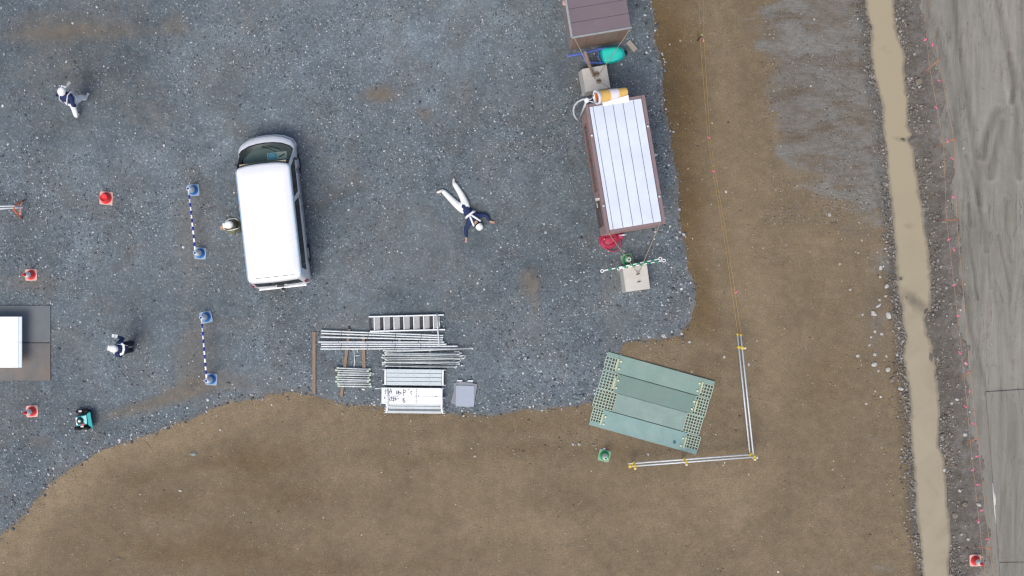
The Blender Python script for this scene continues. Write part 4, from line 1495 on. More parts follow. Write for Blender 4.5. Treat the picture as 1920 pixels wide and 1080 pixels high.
def cone_bar(a, b_, label, col, nseg=15, r=0.027, group=None):
    a, b_ = Vector(a), Vector(b_)
    root = thing('cone_bar', label, 'cone bar', a, 0, group)
    d = b_ - a
    mb = MB().tube([d * 0.03, d * 0.97], r, 10)
    mb.build('bar_tube', WHITE, root)
    for q in range(nseg):
        if q % 2 == 1:
            s0, s1 = 0.04 + 0.92 * q / nseg, 0.04 + 0.92 * (q + 1) / nseg
            MB().tube([d * s0, d * s1], r + 0.0015, 10).build('stripe', col, root)
    for e in (Vector(), d):
        MB().tube([e + Vector((0.045 * math.cos(t_), 0.045 * math.sin(t_), 0)) for t_ in np.linspace(0, 6.283, 15)[:-1]], 0.013, 6, closed=True).build('ring', WHITE, root)
    return root


BLUES = mat('stripe_blue', (28, 52, 160), 0.45, var=0.08)
GREENS = mat('stripe_green', (20, 150, 110), 0.45, var=0.08)


def tipz(px, py):
    g = G(px, py)
    return Vector((g.x, g.y, g.z + 0.62))


cone_bar(tipz(363, 356.5), tipz(375.7, 475), 'blue and white striped bar hung between the upper two blue cones', BLUES, group='blue striped cone bars')
cone_bar(tipz(386.7, 594.5), tipz(396.5, 711), 'blue and white striped bar hung between the lower two blue cones', BLUES, group='blue striped cone bars')
cone_bar(P(1129, 508, 0.70), P(1238, 485, 0.70), 'green and white striped bar resting on the green cone and weight', GREENS, r=0.020, group='green striped cone bars')
cone_bar(P(1160, 503.5, 0.66), P(1245, 488.5, 0.66), 'shorter green and white striped bar lying against the longer one by the weight', GREENS, 11, 0.020, group='green striped cone bars')

# ------------------------------------------------------------------ orange stand with pipes at the left edge
ob = G(42, 392)
st_ = thing('barricade_stand', 'orange trestle stand at the left edge carrying two pipes', 'barricade', ob)


def LO(px, py, z):
    return P(px, py, z) - ob


mb = MB()
top_o = (25, 390, 0.85)
for foot in ((45, 375.5), (41, 409.5)):
    mb.tube([LO(*foot, 0.05), LO(25 + (0.6 if foot[1] > 390 else 1.5), 388 + (foot[1] - 388) * 0.22, 0.85)], 0.028, 8)
mb.tube([LO(26.5, 385, 0.85), LO(25.6, 392.5, 0.85)], 0.03, 8)
mb.build('trestle_frame', ORANGE, st_)
MB().tube([LO(40, 378, 0.38), LO(37, 403, 0.38)], 0.026, 8).build('cross_bar', mat('pale_orange', (232, 170, 148), 0.5), st_)
o1 = tag(MB().tube([P(-60, 389, 0.93), P(28, 386, 0.93)], 0.026, 10).build('pipe', STEEL), 'upper of two pipes carried by the orange trestle', 'pipe', 'pipes on the orange trestle')
o2 = tag(MB().tube([P(-60, 395, 0.45), P(43, 389, 0.45)], 0.026, 10).build('pipe', STEEL), 'lower pipe threaded through the orange trestle, its end sticking out', 'pipe', 'pipes on the orange trestle')

# ------------------------------------------------------------------ steel plates
PLATE = mat('steel_road_plate', (104, 112, 118), 0.6, 0.0, var=0.22, scale=2, dirt=(126, 120, 112), dirt_amt=0.35)
PLATEM = mat('muddy_road_plate', (112, 112, 112), 0.75, 0.0, var=0.25, scale=2.4, dirt=(132, 116, 98), dirt_amt=0.8)


def plate(pxs, z, label, m, name='steel_plate', cat='steel plate', tz=0.022, group=None):
    ps = [P(a, b_, 0) for a, b_ in pxs]
    c0 = sum(ps, Vector()) / 4
    mb = MB().prism([(p.x - c0.x, p.y - c0.y) for p in ps], 0, tz)
    return tag(mb.build(name, m, None, 0.003, (c0.x, c0.y, z)), label, cat, group)


zp = hz(P(60, 640).x, P(60, 640).y) + 0.055
plate([(-150, 572.5), (96, 573), (96, 641.5), (-150, 641)], zp, 'upper dark steel plate on the gravel at the left edge', PLATE, group='steel plates at the left edge')
plate([(-150, 643), (96, 643.2), (96, 713), (-150, 714)], zp, 'lower mud-stained steel plate on the gravel at the left edge', PLATEM, group='steel plates at the left edge')
# white low box standing on them
wbx = P(-60, 641, 0.35)
bx = thing('storage_box', 'white low flat-topped box standing on the steel plates at the left edge', 'box', (wbx.x, wbx.y, zp + 0.022))
PW = mat('bright_white_paint', (244, 245, 246), 0.35, var=0.02, coat=0.4)
x1 = P(35.5, 640, 0.55).x - wbx.x
yt, yb_ = P(0, 593.5, 0.5).y - wbx.y, P(0, 689, 0.5).y - wbx.y
MB().box((x1 - 1.5, (yt + yb_) / 2, 0.51), (3.0, abs(yb_ - yt), 0.06)).build('lid', PW, bx, bevel=0.008)
for ya, yb2 in ((yt, (yt + yb_) / 2 + 0.003), ((yt + yb_) / 2 - 0.003, yb_)):
    MB().box((x1 + 0.055, (ya + yb2) / 2, 0.50), (0.105, abs(yb2 - ya) - 0.004, 0.05)).build('edge_panel', mat('pale_blue_panel', (214, 226, 236), 0.5, var=0.03), bx, bevel=0.004)
MB().box((x1 - 1.62, (yt + yb_) / 2, 0.24), (3.0, abs(yb_ - yt) - 0.16, 0.475)).build('case', WHITE, bx)

PLR = road_material('muddy_plate', False, 246)
zr = hz(P(1900, 880).x, P(1900, 880).y) + 0.045
plate([(1848, 735), (1962, 727), (1988, 1050), (1872.5, 1053)], zr, 'grey mud-smeared steel plate right of the ditch string line', PLR, tz=0.012, group='road plates at the right edge')
plate([(1873, 1054.4), (1990, 1052.5), (2005, 1370), (1889, 1375)], zr, 'grey steel plate in the bottom right corner under the longer plate', PLR, tz=0.012, group='road plates at the right edge')
tag(MB().tube([P(1861, 905, 0.03), P(1865, 935, 0.03), P(1866, 960, 0.03), P(1868, 982, 0.03)], [0.02, 0.05, 0.03, 0.01], 6, flat=0.4).build('sandbag_strip', mat('pale_strip', (206, 204, 198), 0.7)),
    'thin pale strip of dried mortar along the road plate edge', 'strip')

NTH = ['first', 'second', 'third', 'fourth', 'fifth', 'sixth', 'seventh', 'eighth', 'ninth', 'tenth', 'eleventh', 'twelfth', 'thirteenth',
       'fourteenth', 'fifteenth', 'sixteenth', 'seventeenth', 'eighteenth', 'nineteenth', 'twentieth', 'twenty-first', 'twenty-second']
# ------------------------------------------------------------------ stored scaffold material
def zat(px, py):
    g = G(px, py)
    return g.z


def bar_at(a, b_, w, h, z, name, label, cat, m, group=None, roll=0.0):
    pa, pb2 = P(*a, z + h / 2), P(*b_, z + h / 2)
    c0 = (pa + pb2) / 2
    d = pb2 - pa
    ang = math.atan2(d.y, d.x)
    mb = MB().box((0, 0, 0), (d.length, w, h))
    return tag(mb.build(name, m, None, 0.006, (c0.x, c0.y, z + h / 2), ang), label, cat, group)


z0 = zat(700, 690) + 0.004
bar_at((589, 622), (589, 738), 0.10, 0.06, z0, 'timber', 'single timber batten lying alone left of the stacked pipes', 'timber', WOODX)
bar_at((655, 617), (640, 745), 0.09, 0.09, z0, 'timber', 'timber bearer under the left half of the pipes, its lower end sticking out', 'timber', WOODX, 'timber bearers under the stacks')
bar_at((681, 625), (684, 727), 0.10, 0.09, z0, 'timber', 'timber bearer under pipes and short struts, right of the sticking-out one', 'timber', WOODX, 'timber bearers under the stacks')
bar_at((749, 634), (751, 764), 0.08, 0.09, z0, 'timber', 'grey timber bearer under the left half of the braces and planks', 'timber', mat('grey_timber', (148, 146, 142), 0.85, var=.2), 'timber bearers under the stacks')
bar_at((806, 634), (808, 764), 0.08, 0.09, z0, 'timber', 'grey timber bearer under the right half of the braces and planks', 'timber', mat('grey_timber', (148, 146, 142), 0.85, var=.2), 'timber bearers under the stacks')
z1 = z0 + 0.09
# eight long pipes
ORD = ['nearest the aluminium steps', 'second from the aluminium steps', 'third from the aluminium steps', 'fourth from the aluminium steps',
       'fifth from the aluminium steps', 'sixth from the aluminium steps', 'farthest from the aluminium steps']
PIPES = [((602.5, 620), (831, 629)), ((602.5, 625), (831, 633)), ((601.5, 631.5), (830, 637)), ((597, 641), (833, 641.2)),
         ((602, 645), (837, 645.3)), ((602, 649.5), (858, 649)), ((601, 654.2), (845, 653.5))]
PIPES = sorted(PIPES, key=lambda q: q[0][1])
for i, (a, b_) in enumerate(PIPES):
    zz_ = z1 + 0.026
    pa, pb2 = P(*a, zz_), P(*b_, zz_)
    root = thing('scaffold_pipe', 'long galvanised scaffold pipe, ' + ORD[i], 'pipe', pa, math.atan2((pb2 - pa).y, (pb2 - pa).x), 'long scaffold pipes in the stack')
    Ln = (pb2 - pa).length
    prof = MB()
    n_ = 12
    for (ro, x0_, x1_) in ((0.0245, 0, Ln),):
        prof.tube([(x0_, 0, 0), (x1_, 0, 0)], ro, n_, caps=False)
        prof.tube([(x0_, 0, 0), (x0_ + 0.3, 0, 0)], 0.020, n_, caps=False)
        prof.tube([(x1_ - 0.3, 0, 0), (x1_, 0, 0)], 0.020, n_, caps=False)
    prof.build('tube', STEEL, root)
    for xx in (0.62, 1.45, 2.3, 3.1):
        if xx < Ln:
            MB().tube([(xx, 0, 0), (xx + 0.02, 0, 0)], 0.0255, n_).build('pin_mark', mat('pipe_mark', (120, 126, 132), 0.6), root)
# pipe laid across
zc = z1 + 0.16
pa, pb2 = P(819, 588, zc), P(823, 648, zc)
tag(MB().tube([pa, pb2], 0.0215, 12).build('scaffold_pipe', STEEL), 'short pipe laid across the aluminium steps and the long pipes', 'pipe')

# aluminium stair with treads
pA, pB = P(691, 594, 0.2), P(832, 590.5, 0.2)
ang = math.atan2((pB - pA).y, (pB - pA).x)
stl = (pB - pA).length
stair = thing('aluminium_stair', 'aluminium scaffold stair with seven treads lying above the long pipes', 'stair', (pA.x, pA.y, zat(760, 605) + 0.004), ang)
wS = 0.455
MB().box((stl / 2, 0, 0.075), (stl, 0.045, 0.15)).build('side_rail', ALU, stair, bevel=0.006)
MB().box((stl / 2 + 0.03, -wS, 0.075), (stl, 0.045, 0.15)).build('side_rail', ALU, stair, bevel=0.006)
TREAD = mat('tread_grey', (176, 178, 178), 0.6, 0.2, var=0.15, scale=10, bump=0.2)
TREADD = mat('tread_dark_board', (70, 70, 72), 0.7, 0.0, var=0.15, scale=10)  # dark grey of the strips between the treads and the end bar
for i in range(7):
    xt = 0.175 + i * 0.308
    tr_ = MB().box((xt + 0.085, -wS / 2, 0.085), (0.175, wS - 0.06, 0.025), Matrix.Rotation(R(14), 3, 'Y')).build('tread', TREAD, stair, bevel=0.004)
    MB().box((xt - 0.008, -wS / 2, 0.125), (0.028, wS - 0.06, 0.030)).build('nosing', ALU, tr_)
    if i < 6:
        MB().box((xt + 0.205, -wS / 2, 0.030), (0.07, wS - 0.06, 0.02)).build('riser', TREADD, stair)
MB().box((0.03, -wS / 2, 0.05), (0.05, wS - 0.06, 0.03)).build('end_bar', TREADD, stair)
MB().tube([(stl - 0.14, -0.05, 0.10), (stl - 0.14, -wS + 0.05, 0.10)], 0.02, 8).build('end_hook', ALU, stair)

# short struts
zs_ = z0 + 0.09
for i in range(9):
    y0 = 690 + i * 4.25
    dx = [0, -3, 2, 1, -2, 0, -3, 1, 2][i]
    sk = [2.5, 1.5, 1.5, 0.8, 1.2, 1.5, 0.2, 0.6, 0.8][i]
    zz_ = zs_ + 0.026 + (0.04 if i % 2 == 1 else 0.0)
    a, b_ = P(632 + dx, y0, zz_), P(694 + dx, y0 + sk, zz_)
    root = thing('short_strut', 'short greenish galvanised strut, number %s counted down its stack' % ['one', 'two', 'three', 'four', 'five', 'six', 'seven', 'eight', 'nine'][i],
                 'strut', a, math.atan2((b_ - a).y, (b_ - a).x), 'short struts stacked on the timber bearers')
    Ln = (b_ - a).length
    MB().tube([(0.05, 0, 0), (Ln - 0.05, 0, 0)], 0.024, 8).build('tube', (STEEL, STEEL2, STEEL)[i % 3], root)
    for xx in (0.03, Ln - 0.03):
        MB().box((xx, 0, 0), (0.09, 0.055, 0.014)).build('flat_end', mat('greenish_zinc', (186, 200, 182), 0.5, 0.3, var=.2), root, bevel=0.004)

# bundle of thin braces
for i in range(13):
    f = i / 12
    y0 = 656 + f * 30
    xa = 719 + random.uniform(-1, 8)
    xb = 862 + random.uniform(-6, 8) - 10 * abs(f - 0.35)
    if i == 0:
        xb = 884
    if i == 1:
        xb = 872
    zz_ = z1 + 0.018 + (0.06, 0.025, 0.0)[i % 3]
    a, b_ = P(xa, y0 + random.uniform(-1, 1.5), zz_), P(xb, y0 + random.uniform(-3.5, 3.0) - (4 if i < 2 else 0), zz_)
    lb = 'thin galvanised brace, %s below the long pipes in the tangled bundle' % NTH[i]
    if i == 0:
        lb = 'thin brace sticking out farthest to the right of the tangled bundle'
    root = thing('brace', lb, 'brace', a, math.atan2((b_ - a).y, (b_ - a).x), 'thin braces in the tangled bundle')
    Ln = (b_ - a).length
    wob = random.uniform(-0.015, 0.015)
    MB().tube([(0, 0, 0), (Ln * .5, wob, 0.004), (Ln, 0, 0)], 0.0165, 8).build('tube', (STEEL, STEEL2, DULL)[i % 3] if i != 2 else STEEL2, root)
    for xx in (0.0, Ln):
        MB().box((xx, 0, 0), (0.11, 0.040, 0.010), rotz(random.uniform(-.3, .3))).build('flat_end', STEEL2, root, bevel=0.003)
    if i in (3, 6, 9):
        hk = [(Ln - 0.02, 0, 0.01), (Ln + 0.06, 0.01, 0.015), (Ln + 0.09, 0.05, 0.015), (Ln + 0.05, 0.09, 0.015), (Ln - 0.1, 0.085, 0.01)]
        MB().tube(hk, 0.012, 6).build('hook', STEEL, root)

# scaffold planks
PLK = mat('zinc_plank', (188, 200, 206), 0.5, 0.3, var=0.1, scale=6, dirt=(150, 152, 150), dirt_amt=0.3)
PLKW = mat('white_plank', (240, 242, 244), 0.45, var=0.04, scale=4, dirt=(190, 192, 190), dirt_amt=0.25)
SLOT = mat('slot_dark', (64, 78, 92), 0.7)


def plank(px, z, label, m, ribs=True, group='scaffold planks in the stack'):
    """px: left,top,right,bottom in the photo"""
    a, b_, c, d = px
    p0, p1 = P(a, b_, z + 0.06), P(c, d, z + 0.06)
    cx2, cy2 = (p0.x + p1.x) / 2, (p0.y + p1.y) / 2
    Lx, Wy = abs(p1.x - p0.x), abs(p0.y - p1.y)
    root = thing('scaffold_plank', label, 'scaffold plank', (cx2, cy2, z), R(-0.6), group)
    if ribs:
        n_ = 4
        w_ = Wy / n_
        for q in range(n_):
            MB().box((0, -Wy / 2 + w_ * (q + .5), 0.045), (Lx - 0.16, w_ - 0.012, 0.03)).build('deck_strip', m, root, bevel=0.006)
        MB().box((0, 0, 0.022), (Lx - 0.18, Wy - 0.01, 0.012)).build('deck_base', mat('plank_recess', (130, 150, 162), 0.6, 0.2), root)
    else:
        for q in range(2):
            MB().box((0, (-Wy / 4, Wy / 4)[q], 0.045), (Lx - 0.06, Wy / 2 - 0.004, 0.03)).build('deck_board', m, root, bevel=0.01)
        MB().box((0, 0, 0.022), (Lx - 0.08, Wy - 0.01, 0.012)).build('deck_base', mat('plank_recess', (130, 150, 162), 0.6, 0.2), root)
    for s in (-1, 1):
        MB().box((s * (Lx / 2 - (0.045 if ribs else 0.015)), 0, 0.04), (0.05, Wy - 0.03, 0.055)).build('end_channel', PLKW, root, bevel=0.006)
        for t_ in (-1, 1):
            MB().tube([(s * (Lx / 2 - 0.05), t_ * (Wy / 2 - 0.02), 0.045), (s * (Lx / 2 + 0.03), t_ * (Wy / 2 - 0.02), 0.05), (s * (Lx / 2 + 0.05), t_ * (Wy / 2 - 0.02), 0.0)], 0.014, 6).build('hook', STEEL, root)
    return root, Lx, Wy


zq = z1
for i in range(3):
    r_, lx, wy_ = plank((719.5 + (i % 2), 692, 833 - (i % 2), 723), zq + 0.065 * i,
                        ['zinc ribbed scaffold plank at the bottom of the upper plank pile', 'zinc ribbed scaffold plank in the middle of the upper plank pile',
                         'zinc ribbed scaffold plank on top of the upper plank pile, below the braces'][i], PLK)
for q in range(-1, 2):
    for yy in (-0.19, -0.06, 0.06, 0.19):
        MB().lathe([(0.009, 0), (0.009, 0.003), (0, 0.003)], 8, c=(q * 0.5, yy, 0.0605)).build('rivet', SLOT, r_)
for i in range(3):
    r2, lx, wy2 = plank((721 + i, 759.5 + (0, 3, 1)[i] - 1, 832 - i, 774 + (0, 2, 1)[i] - 1) if False else (722 + i * 1.0, 744 + i * 0.5, 832 - i, 775.5 - i * 4.2), zq + 0.06 * i,
                        ['grey scaffold plank lowest in the lower pile, edge showing on the soil side', 'grey scaffold plank in the middle of the lower pile, edge showing',
                         'grey scaffold plank directly under the white written-on plank'][i], (mat('grey_plank', (196, 204, 208), 0.55, 0.1, var=.15), mat('grey_plank_gap_shade', (112, 122, 128), 0.6, 0.1, var=.15), mat('grey_plank', (196, 204, 208), 0.55, 0.1, var=.15))[i], True)  # middle plank coloured darker to paint in the shaded gap between planks
r3, lx3, wy3 = plank((716, 727, 829, 758), zq + 0.19, 'white scaffold plank with dark handwriting on its left half', PLKW, False)
for yy in np.linspace(-0.2, 0.2, 8):
    MB().box((0.13, yy, 0.0605), (0.022, 0.034, 0.003)).build('slot', SLOT, r3)
for yy in np.linspace(-0.2, 0.2, 4):
    MB().box((-0.83, yy, 0.0605), (0.014, 0.05, 0.003)).build('slot', SLOT, r3)
for xx, yy in ((0.20, 0.0), (0.74, -0.01), (-0.46, -0.01)):
    MB().box((xx, yy, 0.062), (0.03, 0.03, 0.006)).build('bolt', SLOT, r3)
# handwriting, pixel strokes of the photographed board (zoom coordinates) -> local metres
INK = mat('marker_ink', (44, 66, 90), 0.8, var=0.2, scale=30)
ST = [[(215, 560), (245, 530), (235, 590), (225, 600)], [(325, 505), (350, 560), (335, 600)], [(300, 590), (322, 520)], [(312, 560), (345, 555)],
      [(440, 545), (450, 590), (432, 610)], [(445, 548), (490, 545), (485, 580), (440, 582)], [(480, 550), (470, 610)], [(490, 580), (525, 575), (530, 600), (480, 610), (470, 590)],
      [(570, 520), (572, 630)], [(575, 520), (615, 540), (600, 580), (575, 570)], [(670, 515), (690, 525)], [(712, 560), (722, 600), (738, 610)], [(715, 545), (735, 560)],
      [(565, 680), (570, 760)], [(570, 680), (590, 690), (582, 715), (570, 720)], [(575, 720), (610, 740), (600, 765), (575, 760)],
      [(305, 690), (320, 740), (345, 735)], [(320, 670), (405, 660)], [(345, 660), (340, 720)], [(380, 665), (385, 745)], [(350, 700), (420, 690)], [(360, 735), (400, 720)],
      [(420, 660), (430, 730)], [(440, 700), (485, 695)], [(405, 720), (440, 715)], [(275, 590), (270, 665)], [(290, 620), (285, 660)], [(215, 660), (217, 700)], [(265, 545), (285, 560)]]
wr = MB()
for s in ST:
    pp = [((a - 738) / 10.29 / 60, -(b_ - 640) / 10.29 / 60, 0.0615) for a, b_ in s]
    for q0, q1 in zip(pp[:-1], pp[1:]):
        v0, v1 = Vector(q0), Vector(q1)
        d = v1 - v0
        wr.box((v0 + v1) / 2, (d.length + 0.012, 0.017, 0.003), rotz(math.atan2(d.y, d.x)))
wr.build('handwriting', INK, r3)
# thin white strap lying over the written-on plank
sp = [P(727, 729, z1 + 0.27), P(728, 742, z1 + 0.275), P(727.5, 757, z1 + 0.27), P(728, 763, z1 + 0.12)]
tag(MB().tube(sp, [0.02, 0.028, 0.026, 0.02], 8, flat=0.35).build('strap', mat('dull_white_strap', (190, 198, 204), 0.7, var=.2)),
    'pale strap lying across the left end of the written-on plank', 'strap')
tag(MB().tube([P(703, 728.5, 0.05), P(712, 728, 0.06), P(718, 726, 0.12)], [0.026, 0.016, 0.012], 8).build('coupling_pin', STEEL),
    'small steel pin sticking out left of the white plank', 'pin')

# grey sheets
GS = mat('grey_sheet', (158, 168, 184), 0.55, 0.1, var=0.08, scale=3)
GS2 = mat('grey_sheet_dull', (136, 142, 150), 0.6, 0.1, var=0.12, scale=4)


def sheet(cx2, cy2, w_, h_, rot, z, label, m):
    c0 = P(cx2, cy2, z)
    p = []
    for s in range(4):
        sx, sy = ((1, 1), (-1, 1), (-1, -1), (1, -1))[s]
        for q in range(4):
            a = math.pi / 2 * s + (q / 3) * math.pi / 2
            p.append((sx * (w_ / 2 - 0.04) + 0.04 * math.cos(a), sy * (h_ / 2 - 0.04) + 0.04 * math.sin(a)))
    tag(MB().prism(p, 0, 0.028).build('metal_sheet', m, None, 0.004, (c0.x, c0.y, z), R(rot)), label, 'metal sheet', 'grey sheets in the small stack')


sheet(868, 739, 0.60, 0.74, -14, z0, 'dull grey sheet at the bottom of the small stack, corner turned lower left', GS2)
sheet(871, 737, 0.60, 0.72, 8, z0 + 0.03, 'dull grey sheet second from the bottom of the small stack', GS2)
sheet(874, 738, 0.60, 0.70, -9, z0 + 0.06, 'dull grey sheet second from the top, showing along the right side of the stack', GS2)
sheet(872, 742.5, 0.575, 0.655, -1.5, z0 + 0.09, 'smooth grey rounded sheet on top of the small stack', GS)
for px_, py_ in ((862, 713.5), (882, 714)):
    tag(MB().box((0, 0, 0), (0.17, 0.045, 0.04)).build('metal_lug', STEEL, None, 0.006, P(px_, py_, 0.10), R(random.uniform(-14, 6))),
        'small %s metal lug sticking out above the grey sheets' % ('left' if px_ < 870 else 'right'), 'lug', 'lugs above the grey sheets')

# jack lying between the two timbers
jp = G(664, 670)
jk = thing('screw_jack', 'small steel screw jack lying between the two wooden bearers', 'jack', jp)
MB().tube([P(664, 657, .08) - jp, P(665, 678, .06) - jp, P(664, 687, .05) - jp], 0.018, 8).build('screw', STEEL, jk)
MB().tube([P(660, 656, .09) - jp, P(671, 655, .09) - jp, P(670, 661, .07) - jp], 0.018, 8).build('handle', STEEL2, jk)
MB().tube([P(666, 667, .05) - jp, P(675, 666, .05) - jp], 0.016, 8).build('side_arm', STEEL2, jk)
tag(MB().box((0, 0, 0.02), (0.10, 0.05, 0.04)).build('bracket', STEEL2, None, 0.006, G(681.5, 730), R(-10)), 'small steel bracket lying below the short struts', 'bracket')

# ------------------------------------------------------------------ green ramp plates with lattice ends
TL, TR_, BL = P(1139, 659), P(1340, 715), P(1104, 796)
ga = math.atan2(TR_.y - TL.y, TR_.x - TL.x)
GLen = (TR_ - TL).length
zg = hz(P(1220, 755).x, P(1220, 755).y) + 0.03
GP = [mat('green_plate_a', (124, 152, 143), 0.6, var=0.12, scale=2.2, dirt=(160, 172, 160), dirt_amt=0.35, bump=0.08),
      mat('green_plate_b', (112, 138, 130), 0.6, var=0.12, scale=2.2, dirt=(136, 148, 138), dirt_amt=0.3, bump=0.08),
      mat('green_plate_c', (130, 154, 147), 0.6, var=0.14, scale=2.0, dirt=(162, 176, 170), dirt_amt=0.5, bump=0.08),
      mat('green_plate_d', (128, 159, 155), 0.6, var=0.12, scale=2.0, dirt=(166, 184, 180), dirt_amt=0.4, bump=0.08)]
MESHM = mat('lattice_zinc', (156, 180, 168), 0.5, 0.3, var=0.15)
LUG = mat('pale_green_lug', (188, 194, 156), 0.6, var=0.15)
vdir = (BL - TL)
sk = vdir.dot(Vector((math.cos(ga), math.sin(ga), 0)))       # skew along u per full v
vlen = -vdir.dot(Vector((-math.sin(ga), math.cos(ga), 0)))
strips = [  # v0, v1, uoff, solid u0,u1, frame strip widths, label, lugs(left,right)
    (0.00, 0.565, 0.00, 0.40, 3.10, 'topmost green ramp plate, nearest the gravel corner, one corner chipped', (0.44, 3.06)),
    (0.585, 1.165, 0.00, 0.50, 3.02, 'second green ramp plate from the top, darkest of the four', (0.50, 3.03)),
    (1.175, 1.76, -0.04, 0.66, 2.92, 'third green ramp plate from the top, with bare lattice at both ends and no lugs', None),
    (1.78, vlen, 0.00, 0.34, 3.02, 'lowest green ramp plate, farthest from the gravel, with a dark spot', (0.40, 2.98))]
for i, (v0, v1, uo, s0, s1, lb, lugs) in enumerate(strips):
    root = thing('ramp_plate', lb, 'ramp plate', (TL.x, TL.y, zg + 0.012 * (i % 2)), ga, 'green ramp plates on the soil')
    off = sk * (v0 + v1) / 2 / vlen + uo 
    u0, u1 = off, off + GLen - (0.03 if i in (1, 2) else 0.0)
    root.location = Vector((TL.x, TL.y, root.location.z)) + rotz(ga) @ Vector((off, 0, 0))
    ulen = u1 - u0
    w_ = v1 - v0
    MB().box(((s0 + s1) / 2, -(v0 + v1) / 2, 0.015), (s1 - s0, w_, 0.03)).build('deck', GP[i], root, bevel=0.004)
    # closed edge strips beside the lattice on the outer plates
    for (a, b_) in ((0.0, s0), (s1, ulen)):
        if i in (0, 3):
            vv = v0 + 0.07 if i == 0 else v1 - 0.07
            MB().box(((a + b_) / 2, -vv, 0.0145), (b_ - a - 0.004, 0.14, 0.028)).build('edge_strip', GP[i], root)
            la, lb_ = (v0 + 0.14, v1 - 0.01) if i == 0 else (v0 + 0.01, v1 - 0.14)
        else:
            la, lb_ = v0 + 0.01, v1 - 0.01
        mbl = MB()
        nx_ = max(2, int((b_ - a) / 0.085))
        for q in range(nx_ + 1):
            uu = a + 0.006 + (b_ - a - 0.012) * q / nx_
            mbl.box((uu, -(la + lb_) / 2, 0.013), (0.026, lb_ - la, 0.02))
        nv_ = max(2, int((lb_ - la) / 0.085))
        for q in range(nv_ + 1):
            vv = la + (lb_ - la) * q / nv_
            mbl.box(((a + b_) / 2, -vv, 0.0125), (b_ - a - 0.006, 0.025, 0.016))
        tag(mbl.build('lattice', MESHM, root), kind='stuff')
    if lugs:
        for s, uu in zip((1, -1), lugs):
            MB().box((uu - s * 0.06, -(v0 + v1) / 2 - 0.02, 0.040), (0.055, 0.36, 0.02)).build('hinge_bar', LUG, root, bevel=0.004)
            for dv in (-0.12, 0.12):
                MB().lathe([(0.034, 0), (0.034, 0.03), (0.02, 0.05), (0, 0.05)], 10, c=(uu + s * 0.04, -(v0 + v1) / 2 + dv - 0.02, 0.031)).build('bolt', mat('bolt_pale', (226, 232, 206), 0.5), root)
    if i == 3:
        MB().prism([(2.72 + 0.05 * math.cos(q), -v1 + 0.2 + 0.06 * math.sin(q * 1.0)) for q in np.linspace(0, 6.0, 9)], 0.031, 0.034).build('dark_spot', mat('dark_teal', (58, 110, 112), 0.7), root)

# ------------------------------------------------------------------ pipe guard rail with yellow clamps
gr0 = G(1410, 857)
rail = thing('guard_rail', 'L-shaped pipe guard rail with yellow clamps round the green plates', 'guard rail', gr0)


def LG(p):
    return p - gr0


ZU, ZL = 0.98, 0.40
U1, U2 = P(1389, 628, ZU), P(1413.5, 862, ZU)
W1, W2 = P(1181, 874, ZU), P(1418, 856, ZU)
east_n = Vector((0.07, 0.0, 0))
south_n = Vector((0, -0.07, 0))
for z in (ZU, ZL):
    a, b_ = U1.copy(), U2.copy()
    a.z = b_.z = z
    MB().tube([LG(a), LG(b_)], 0.0243, 12).build('rail', STEEL, rail)
    a, b_ = W1.copy(), W2.copy()
    a.z = b_.z = z + 0.055
    MB().tube([LG(a), LG(b_)], 0.0243, 12).build('rail', STEEL, rail)


def post(base_xy, offs, rails):
    q = Vector((base_xy.x, base_xy.y, 0)) + offs
    g = hz(q.x, q.y)
    MB().tube([LG(Vector((q.x, q.y, g - 0.2))), LG(Vector((q.x, q.y, 1.16)))], 0.0243, 12).build('post', STEEL, rail)
    for z in rails:
        c0 = Vector((base_xy.x, base_xy.y, z)) + offs * 0.5
        an = math.atan2(offs.y, offs.x)
        cl = MB().box(LG(c0), (0.15, 0.075, 0.085), rotz(an)).build('clamp', YELLOW, rail, bevel=0.012)
        MB().tube([LG(c0 + rotz(an) @ Vector((-0.11, 0.0, 0.03))), LG(c0 + rotz(an) @ Vector((-0.03, 0.0, 0.03)))], 0.014, 6).build('bolt', mat('clamp_bolt', (214, 198, 110), 0.4, .3), cl)


post(U1.lerp(U2, 0.105), east_n, (ZL, ZU))
post(U1.lerp(U2, 0.98), east_n + Vector((0.01, 0, 0)), (ZL, ZU))
post(W1.lerp(W2, 0.985), south_n, (ZL + .055, ZU + .055))
post(W1.lerp(W2, 0.445), south_n, (ZL + .055, ZU + .055))
post(W1.lerp(W2, 0.04), south_n, (ZL + .055, ZU + .055))
for z in (ZU, ZL):
    q = U1.copy()
    q.z = z
    MB().box(LG(q), (0.07, 0.05, 0.07)).build('end_cap', YELLOW, rail, bevel=0.01)
q = W1.copy()
q.z = ZU + .055
MB().box(LG(q), (0.10, 0.09, 0.09), rotz(0.6)).build('end_cap', YELLOW, rail, bevel=0.015)
mb = MB()
mb.tube([LG(Vector((U2.x + .02, U2.y - .02, 0.75))), LG(Vector((U2.x + 0.12, U2.y + 0.02, 0.75)))], 0.03, 8)
mb.build('clamp', YELLOW, rail)

# ------------------------------------------------------------------ string lines with ribbons
STR = mat('yellow_string', (184, 152, 86), 0.8, var=0.1)
STO = mat('orange_string', (176, 140, 108), 0.8, var=0.1)


